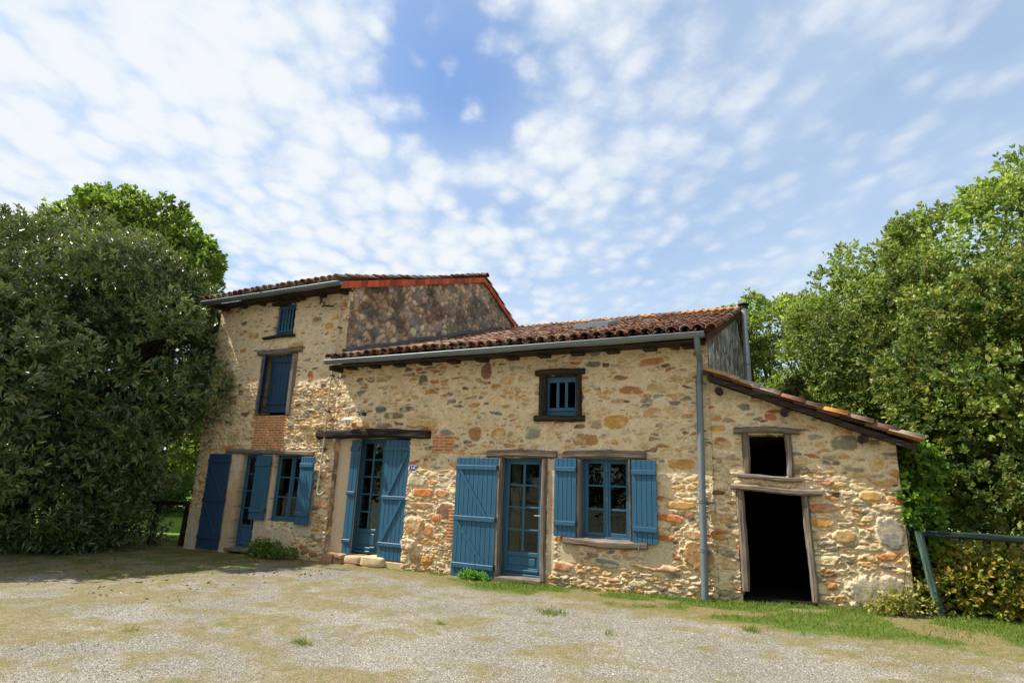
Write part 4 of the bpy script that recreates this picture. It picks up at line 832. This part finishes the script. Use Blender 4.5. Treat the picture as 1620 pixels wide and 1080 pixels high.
# hedges closing the view at both sides and behind
HG = np.array([S(82, 108, 44), S(96, 124, 50), S(70, 96, 40)])
tree('boundary_hedge', (-36, 22), 'long green hedge beyond the left lawn', 'hedge', [(-60 + 8 * i, 24 + (i % 2), 2.2 + .6 * (i % 3), 5.5, 2, 3.4) for i in range(6)], 4200, 7, .42, .34, 1.0, .6, .2, HG, M['leaf'], 58, shell=.7, gap=.3, gscale=.4, limbs=False)
tree('boundary_hedge', (16, 26), 'long green hedge beyond the flowering meadow on the right', 'hedge', [(4 + 7 * i, 27 + (i % 2), 2.0 + .6 * (i % 3), 5, 2, 3.6) for i in range(5)], 3600, 7, .42, .34, 1.0, .6, .2, HG, M['leaf'], 59, shell=.7, gap=.3, gscale=.4, limbs=False)

wl_lobes = [(-34 + 6.5 * i, -34 - 3 * (i % 2), 4.2 + (i * 37 % 5) * .5, 4.6, 3, 5.2) for i in range(11)]
rg = np.random.default_rng(91); C, O = crown_pts(5200, wl_lobes, rg, .7, .25, .4, 91); P, D, c = sprays(C, O, 7, 1.0, .7, .2, rg, HG, .25)
tag(leaves('woodland', P, D, .5, .34, c, M['leaf'], rng=rg), 'dense wood across the yard, mirrored in the window panes', 'woodland', kind='stuff')
# ================================================================== GROUND
def wallfoot(x): return sstep(.0, 1.0, x)  # helper
def masks(x, y):
    """moss (dry yellow) and green grass cover, 0..1"""
    n1 = fbm(x * .9 + 3, y * 1.5, 201, 4); n2 = fbm(x * 3.1, y * 3.7, 203, 4); n3 = fbm(x * .35, y * .55, 205, 3)
    # strip at the foot of the wall, widening to the right
    wid = np.interp(x, [-14, -9, -7, -5.5, -4.5, -3.5, -2, -.5, 1, 2.5, 6], [1.6, .6, .4, .65, .85, .85, 1.15, 1.6, 1.8, 2.0, 2.8])
    edge = -y - wid + .7 * (n1 - .5) + .35 * (n2 - .5)
    strip = sstep(.35, -.25, edge)
    moss = np.clip(strip * (.55 + .9 * n2) + sstep(.44, .66, n1 * .45 + n2 * .55 + .10 * sstep(-2, -7, x) * sstep(-1, -4, y)) * .75, 0, 1)
    green = strip * sstep(.44, .58, fbm(x * 1.7 + 9, y * 2.6, 207, 3) + .09 * sstep(-1.5, 1.2, x)) * sstep(-10, -4, x)
    left = sstep(-8.6, -10.5, x) * sstep(-4.3, -3.0, y + .8 * (n1 - .5)) ; moss = np.maximum(moss, left * (.5 + .5 * n2)); green = np.maximum(green, left * sstep(.45, .6, n2) * .6)
    lawn = np.maximum(sstep(.25, .9, y + .4 * (n1 - .5)), sstep(-17, -19, x) * sstep(-4, -2, y)); lawn = np.where((x > 1.9) | (x < -13.4) | (y > 12), lawn, 0)
    return moss, green, lawn, n1, n2
def axis(c0, c1, st, lo, hi):
    mid = np.arange(c0, c1 + st / 2, st); g = [st]; a = c0; A = []
    s_ = st
    while a > lo: s_ *= 1.28; a -= s_; A.append(a)
    b = c1; B = []; s_ = st
    while b < hi: s_ *= 1.28; b += s_; B.append(b)
    return np.concatenate([np.array(A[::-1]), mid, np.array(B)])
gx = axis(-17, 6, .07, -1500, 1500); gy = axis(-8, 1.2, .07, -1500, 1500); X, Y = np.meshgrid(gx, gy); mo, gr, lw, n1, n2 = masks(X, Y)
near = (X > -18) & (X < 8) & (Y < 2) & (Y > -9)
Z = gz(X, Y) + np.where(near, .010 * (fbm(X * 14, Y * 14, 221, 3) - .5), 0) + .02 * mo * near
attr = np.stack([mo, gr, lw], -1).reshape(-1, 3)
nx = len(gx); a = (np.arange(len(gy) - 1)[:, None] * nx + np.arange(nx - 1)[None]).ravel(); F = np.stack([a, a + 1, a + 1 + nx, a + nx], 1)
def m_ground():
    m, nt, p, out = newmat('gravel_and_turf'); co = geo(nt)
    at = N(nt, 'ShaderNodeAttribute', attribute_name='Col'); sep = N(nt, 'ShaderNodeSeparateColor'); nt.links.new(at.outputs['Color'], sep.inputs[0])
    v = N(nt, 'ShaderNodeTexVoronoi'); v.inputs['Scale'].default_value = 80; v.inputs['Randomness'].default_value = 1; nt.links.new(co, v.inputs['Vector'])
    v2 = N(nt, 'ShaderNodeTexVoronoi'); v2.inputs['Scale'].default_value = 170; nt.links.new(co, v2.inputs['Vector'])
    sv = N(nt, 'ShaderNodeSeparateColor'); nt.links.new(v.outputs['Color'], sv.inputs[0]); sv2 = N(nt, 'ShaderNodeSeparateColor'); nt.links.new(v2.outputs['Color'], sv2.inputs[0])
    g = ramp(nt, sv.outputs[0], [(0, tuple(S(74, 70, 66))), (.3, tuple(S(116, 113, 108))), (.65, tuple(S(146, 143, 136))), (.9, tuple(S(178, 174, 167))), (1, tuple(S(214, 208, 198)))])
    g2 = ramp(nt, sv2.outputs[1], [(0, tuple(S(80, 76, 66))), (.5, tuple(S(136, 132, 122))), (1, tuple(S(188, 183, 172)))])
    big = noise(nt, co, .7, 4, .6); c = mixc(nt, .45, g, g2)
    c = mixc(nt, 1.0, c, ramp(nt, big, [(.3, (.80, .78, .74)), (.7, (1.1, 1.08, 1.04))]), 'MULTIPLY')
    fine = noise(nt, co, 38, 4, .75); mid = noise(nt, co, 9, 4, .7)
    mossc = ramp(nt, fine, [(.3, tuple(S(64, 54, 26))), (.5, tuple(S(126, 104, 44))), (.72, tuple(S(164, 144, 74)))])
    mossc = mixc(nt, ramp(nt, mid, [(.42, (0, 0, 0)), (.62, (1, 1, 1))]), mossc, ramp(nt, fine, [(.3, tuple(S(74, 74, 34))), (.7, tuple(S(138, 128, 66)))]))
    grc = ramp(nt, fine, [(.3, tuple(S(58, 74, 28))), (.7, tuple(S(106, 126, 50)))])
    def cover(sock, soft=.45): return math_(nt, 'MULTIPLY_ADD', math_(nt, 'SUBTRACT', math_(nt, 'ADD', sock, math_(nt, 'MULTIPLY', math_(nt, 'ADD', math_(nt, 'SUBTRACT', fine, .5), math_(nt, 'SUBTRACT', mid, .5)), 1.5)), .50), 1 / soft * .5, .5, clamp=True)
    c = mixc(nt, math_(nt, 'MULTIPLY', cover(sep.outputs[0]), .80), c, mossc); c = mixc(nt, cover(sep.outputs[1]), c, grc)
    law = ramp(nt, noise(nt, co, 6, 5, .7), [(.3, tuple(S(78, 112, 34))), (.7, tuple(S(126, 158, 60)))]); c = mixc(nt, sep.outputs[2], c, law)
    nt.links.new(c, p.inputs['Base Color']); p.inputs['Roughness'].default_value = .95; p.inputs['Specular IOR Level'].default_value = .15
    h = math_(nt, 'ADD', math_(nt, 'MULTIPLY', v.outputs['Distance'], -1.0), math_(nt, 'MULTIPLY', fine, .8)); bump(nt, p, h, .9, .012); return m
M['ground'] = m_ground()
g = mesh_np('ground', np.stack([X, Y, Z], -1).reshape(-1, 3), F, M['ground'], None, col=attr, smooth=True); g['kind'] = 'structure'
# loose pebbles, nearer the camera
def pebbles(n):
    rg = np.random.default_rng(77); x = rg.uniform(-14, 4.5, n); y = -rg.uniform(.3, 8.0, n); mo, gr, lw, _, _ = masks(x, y); ok = (rg.random(n) > mo * .85) & (gr < .4); x, y = x[ok], y[ok]; n = len(x)
    s = rg.uniform(.003, .0075, n) * np.where(rg.random(n) < .02, 2.0, 1); T = np.array([(1, 0, 0), (.3, .9, 0), (-.8, .6, 0), (-.9, -.5, 0), (.3, -1, 0), (.1, .1, .8), (0, 0, -.6)]); 
    fc = np.array([(0, 1, 5), (1, 2, 5), (2, 3, 5), (3, 4, 5), (4, 0, 5)]); an = rg.uniform(0, 6.28, n); c, s_ = np.cos(an), np.sin(an)
    V = T[None] * s[:, None, None] * rg.uniform(.7, 1.3, (n, 7, 1)); V = np.stack([V[..., 0] * c[:, None] - V[..., 1] * s_[:, None], V[..., 0] * s_[:, None] + V[..., 1] * c[:, None], V[..., 2]], -1)
    V += np.stack([x, y, gz(x, y) + .002], -1)[:, None]; F = (np.arange(n)[:, None, None] * 7 + fc[None]).reshape(-1, 3)
    col = np.array([S(164, 158, 148), S(128, 123, 116), S(196, 190, 178), S(98, 92, 86), S(150, 137, 118)])[rg.integers(5, size=n)] * rg.uniform(.7, 1.15, (n, 1))
    o = mesh_np('loose_gravel', V.reshape(-1, 3), F, M['pebble'], None, col=np.clip(np.repeat(col, 7, 0), 0, .8)); tag(o, 'loose pale gravel scattered over the yard', 'gravel', kind='stuff')
pebbles(70000)
def blades(name, x, y, hgt, wid, col, label, cat, seed, lean=.5):
    rg = np.random.default_rng(seed); n = len(x); z = gz(x, y); B = np.stack([x, y, z], -1); an = rg.uniform(0, 6.28, n); w = np.stack([np.cos(an), np.sin(an), 0 * an], -1) * (wid * rg.uniform(.6, 1.4, n))[:, None]
    h = hgt * rg.uniform(.5, 1.5, n); ln = rg.normal(0, lean, (n, 2)) * h[:, None]; T = B + np.concatenate([ln, h[:, None]], 1); Mi = B + np.concatenate([ln * .35, (h * .6)[:, None]], 1)
    V = np.stack([B - w, B + w, Mi + w * .7, T, Mi - w * .7], 1); F = np.arange(n)[:, None] * 5; q = F + np.array([0, 1, 2, 4]); t = F + np.array([4, 2, 3])
    o = mesh_np(name, V.reshape(-1, 3), [q, t], M['grass'], None, col=np.repeat(np.clip(col, 0, .8), 5, 0)); tag(o, label, cat, kind='stuff'); return o
rg = np.random.default_rng(88)
n = 260000; x = rg.uniform(-17, 6.5, n); y = 1.0 - rg.uniform(0, 1, n) ** 1.3 * 8.5; mo, gr, lw, n1, n2 = masks(x, y); inside = (y > -.03) & (x > -13.1) & (x < 1.35)
pr = np.clip(mo * .24 + gr * .8 + lw * .6, 0, 1); pr[inside] = 0; ok = (rg.random(n) < pr); x, y, mo, gr, lw = x[ok], y[ok], mo[ok], gr[ok], lw[ok]
G1 = np.array([S(104, 126, 50), S(90, 114, 44), S(122, 138, 62)]); G2 = np.array([S(142, 124, 66), S(120, 106, 54), S(160, 144, 90), S(112, 110, 54)])
isg = rg.random(len(x)) < np.clip(gr * 1.0 + lw, 0, 1) * .85 + .12; col = np.where(isg[:, None], G1[rg.integers(3, size=len(x))], G2[rg.integers(4, size=len(x))]) * rg.uniform(.75, 1.2, (len(x), 1))
blades('turf_grass', x, y, .016 + .042 * gr + .03 * lw, .0022 + .0015 * gr, col, 'short patchy green and straw coloured grass along the foot of the house', 'grass', 1)
# scattered tufts in the gravel and taller grass at the wall foot
tx, ty = [], []
for (cx, cy, k, s_) in [(-3.0, -1.9, 240, .11), (-.55, -1.72, 150, .07), (-4.7, -4.6, 90, .05), (-3.9, -3.2, 40, .03), (-6.6, -5.2, 40, .05), (-2.0, -2.6, 24, .03), (.6, -1.5, 300, .25), (1.5, -1.0, 500, .4), (-.4, -.9, 300, .3)]:
    tx.append(cx + rg.normal(0, s_, k)); ty.append(cy + rg.normal(0, s_ * .8, k))
m = 9000; fx = rg.uniform(-7, 2.2, m); fy = -np.abs(rg.normal(0, .10, m)) - .02; okk = fbm(fx * 2.3, fx * 0, 231, 3) > .48; tx.append(fx[okk]); ty.append(fy[okk])
m = 16000; fx = rg.uniform(1.5, 7, m); fy = rg.uniform(-.9, 1.2, m); okk = fbm(fx * 1.3, fy * 1.3, 233, 3) > .45; tx.append(fx[okk]); ty.append(fy[okk])
x = np.concatenate(tx); y = np.concatenate(ty); col = np.array([S(94, 122, 46), S(112, 138, 58), S(136, 142, 70)])[rg.integers(3, size=len(x))] * rg.uniform(.75, 1.2, (len(x), 1))
blades('grass_tufts', x, y, .055, .0035, col, 'taller fresh green grass tufts at the wall foot and in the gravel', 'grass', 2, .35)
# meadow flowers on the right, far grass
n = 5000; x = rg.uniform(3.5, 26, n); y = rg.uniform(5, 26, n); B = np.stack([x, y, gz(x, y) + .12], -1); s_ = rg.uniform(.02, .045, n); T = np.array([(1, 0, 0), (.3, .95, .2), (-.8, .6, 0), (-.8, -.6, .2), (.3, -.95, 0), (0, 0, .35)]); V = B[:, None] + T[None] * s_[:, None, None]
F = (np.arange(n)[:, None, None] * 6 + np.array([(0, 1, 5), (1, 2, 5), (2, 3, 5), (3, 4, 5), (4, 0, 5)])[None]).reshape(-1, 3)
o = mesh_np('meadow_flowers', V.reshape(-1, 3), F, M['grass'], None, col=np.repeat(np.full((n, 3), .75), 6, 0)); tag(o, 'tiny white flowers dotted over the meadow beyond the green fence', 'flowers', kind='stuff')
# dead leaves on the drive at the left
n = 500; x = rg.uniform(-15, -7.5, n); y = rg.uniform(-4.4, -.6, n); P = np.stack([x, y, gz(x, y) + .012], -1); D = unit(np.stack([rg.normal(size=n), rg.normal(size=n), rg.normal(0, .2, n)], -1))
o = leaves('fallen_leaves', P, D, .06, .28, np.array([S(150, 104, 62), S(170, 134, 92), S(112, 80, 52)])[rg.integers(3, size=n)], M['leaf_shrub']); tag(o, 'dry brown leaves lying under the evergreen', 'leaves', kind='stuff')

# ================================================================== LIGHT, SKY, CAMERA
EL = math.radians(53); AZ = math.radians(70)   # sun to the left of the facade normal
sd = Vector((-math.sin(AZ) * math.cos(EL), -math.cos(AZ) * math.cos(EL), math.sin(EL)))
sl = bpy.data.lights.new('sun', 'SUN'); sl.energy = 4.6; sl.angle = math.radians(.53); sl.color = (1, .95, .87); so = bpy.data.objects.new('sun', sl); link(so); so.rotation_euler = sd.to_track_quat('Z', 'Y').to_euler()
w = bpy.data.worlds.new('World'); scene.world = w; w.use_nodes = True; nt = w.node_tree; nt.nodes.clear()
out = N(nt, 'ShaderNodeOutputWorld'); bg = N(nt, 'ShaderNodeBackground'); bg.inputs[1].default_value = .105; nt.links.new(bg.outputs[0], out.inputs[0])
sky = N(nt, 'ShaderNodeTexSky'); sky.sky_type = 'NISHITA'; sky.sun_disc = False; sky.sun_elevation = EL; sky.sun_rotation = math.atan2(sd.x, sd.y); sky.air_density = 1.0; sky.dust_density = .6; sky.ozone_density = 1.4
tc = N(nt, 'ShaderNodeTexCoord').outputs['Generated']; sx_ = N(nt, 'ShaderNodeSeparateXYZ'); nt.links.new(tc, sx_.inputs[0])
dz = math_(nt, 'ADD', math_(nt, 'MAXIMUM', sx_.outputs[2], 0.0), .10)
ba = math.radians(-33); bx, by = math.sin(ba), math.cos(ba)      # direction the cloud rows run in
def lin(a, b_): return math_(nt, 'ADD', math_(nt, 'MULTIPLY', sx_.outputs[0], a), math_(nt, 'MULTIPLY', sx_.outputs[1], b_))
al = math_(nt, 'DIVIDE', lin(bx, by), dz); cr = math_(nt, 'DIVIDE', lin(by, -bx), dz)
cv = N(nt, 'ShaderNodeCombineXYZ'); nt.links.new(cr, cv.inputs[0]); nt.links.new(al, cv.inputs[1])
big = noise(nt, cv.outputs[0], 1.3, 4, .5, (1.2, .6, 1))
wob = N(nt, 'ShaderNodeTexNoise'); wob.inputs['Scale'].default_value = 7; wob.inputs['Detail'].default_value = 3; nt.links.new(cv.outputs[0], wob.inputs[0])
wv = N(nt, 'ShaderNodeVectorMath'); wv.operation = 'MULTIPLY_ADD'; nt.links.new(wob.outputs['Color'], wv.inputs[0]); wv.inputs[1].default_value = (.10, .10, 0); nt.links.new(cv.outputs[0], wv.inputs[2])
vo = N(nt, 'ShaderNodeTexVoronoi'); vo.feature = 'SMOOTH_F1'; vo.inputs['Scale'].default_value = 10.5; vo.inputs['Smoothness'].default_value = .35; vo.inputs['Randomness'].default_value = .85
vm = N(nt, 'ShaderNodeMapping'); vm.inputs['Scale'].default_value = (1.15, .85, 1); nt.links.new(wv.outputs[0], vm.inputs[0]); nt.links.new(vm.outputs[0], vo.inputs['Vector'])
puff2 = noise(nt, cv.outputs[0], 20.0, 4, .65, (1.1, 1.0, 1)); row = noise(nt, cv.outputs[0], 4.6, 3, .55, (1.7, .7, 1))
def mrange(v, a, b_, c_, d_, ss=True):
    q = N(nt, 'ShaderNodeMapRange'); q.interpolation_type = 'SMOOTHSTEP' if ss else 'LINEAR'
    for k_, x_ in (('From Min', a), ('From Max', b_), ('To Min', c_), ('To Max', d_)): q.inputs[k_].default_value = x_
    nt.links.new(v, q.inputs[0]); return q.outputs[0]
leftc = mrange(cr, 1.0, -.45, 0, 1, False)
puff = math_(nt, 'SUBTRACT', 1.0, math_(nt, 'MULTIPLY', vo.outputs['Distance'], 1.25))
def gapn(c_, l_, a_, b_):
    u = math_(nt, 'DIVIDE', math_(nt, 'SUBTRACT', cr, c_), a_); v = math_(nt, 'DIVIDE', math_(nt, 'SUBTRACT', al, l_), b_)
    return math_(nt, 'MAXIMUM', math_(nt, 'SUBTRACT', 1.0, math_(nt, 'ADD', math_(nt, 'MULTIPLY', u, u), math_(nt, 'MULTIPLY', v, v))), 0.0)
gaps = math_(nt, 'ADD', gapn(-.02, 1.10, .26, .34), math_(nt, 'ADD', math_(nt, 'MULTIPLY', gapn(-.82, 2.25, .26, .35), .6), math_(nt, 'MULTIPLY', gapn(.12, 1.62, .22, .16), .45)))
dens = math_(nt, 'ADD', math_(nt, 'MULTIPLY', puff, .40), math_(nt, 'ADD', math_(nt, 'MULTIPLY', puff2, .30), math_(nt, 'MULTIPLY', row, .30)))
dens = math_(nt, 'ADD', dens, math_(nt, 'MULTIPLY', math_(nt, 'SUBTRACT', big, .5), .34)); dens = math_(nt, 'ADD', dens, math_(nt, 'MULTIPLY', leftc, .25)); dens = math_(nt, 'SUBTRACT', dens, math_(nt, 'MULTIPLY', gaps, .32))
cmask = mrange(dens, .36, .78, 0, 1); cm = math_(nt, 'MULTIPLY', cmask, mrange(leftc, 0, .6, .55, .97))
hzn = mrange(sx_.outputs[2], .66, .05, .54, .90, False)
veil = math_(nt, 'MULTIPLY', math_(nt, 'MULTIPLY', hzn, math_(nt, 'SUBTRACT', 1.0, math_(nt, 'MULTIPLY', gaps, .7))), math_(nt, 'MULTIPLY_ADD', noise(nt, cv.outputs[0], 1.5, 5, .6, (1, .6, 1)), 1.3, .40), clamp=True)
base = mixc(nt, 1.0, sky.outputs[0], (.70, .92, 1.16), 'MULTIPLY')
c = mixc(nt, veil, base, (3.5, 4.3, 5.2)); c = mixc(nt, cm, c, (5.05, 5.3, 5.5)); nt.links.new(c, bg.inputs[0])

yaw, pitch, roll = -4.54951758e-01, 2.39232513e-01, 3.54670365e-02
f = Vector((math.sin(yaw) * math.cos(pitch), math.cos(yaw) * math.cos(pitch), math.sin(pitch))); r0 = Vector((math.cos(yaw), -math.sin(yaw), 0)); u0 = r0.cross(f)
ri = r0 * math.cos(roll) + u0 * math.sin(roll); up = -r0 * math.sin(roll) + u0 * math.cos(roll)
cam = bpy.data.cameras.new('camera'); co = bpy.data.objects.new('camera', cam); link(co); cam.sensor_width = 36; cam.lens = 895.54 / 1620 * 36; cam.clip_end = 5000; cam.clip_start = .05
mt = Matrix((ri, up, -f)).transposed().to_4x4(); mt.translation = (0, -9.5, 1.6); co.matrix_world = mt; scene.camera = co
vs = scene.view_settings; vs.view_transform = 'Standard'; vs.look = 'None'; vs.exposure = .76; vs.gamma = 1
scene.render.engine = 'CYCLES'; cy = scene.cycles; cy.max_bounces = 6; cy.diffuse_bounces = 3; cy.glossy_bounces = 2; cy.transmission_bounces = 4; cy.transparent_max_bounces = 6; cy.use_denoising = True
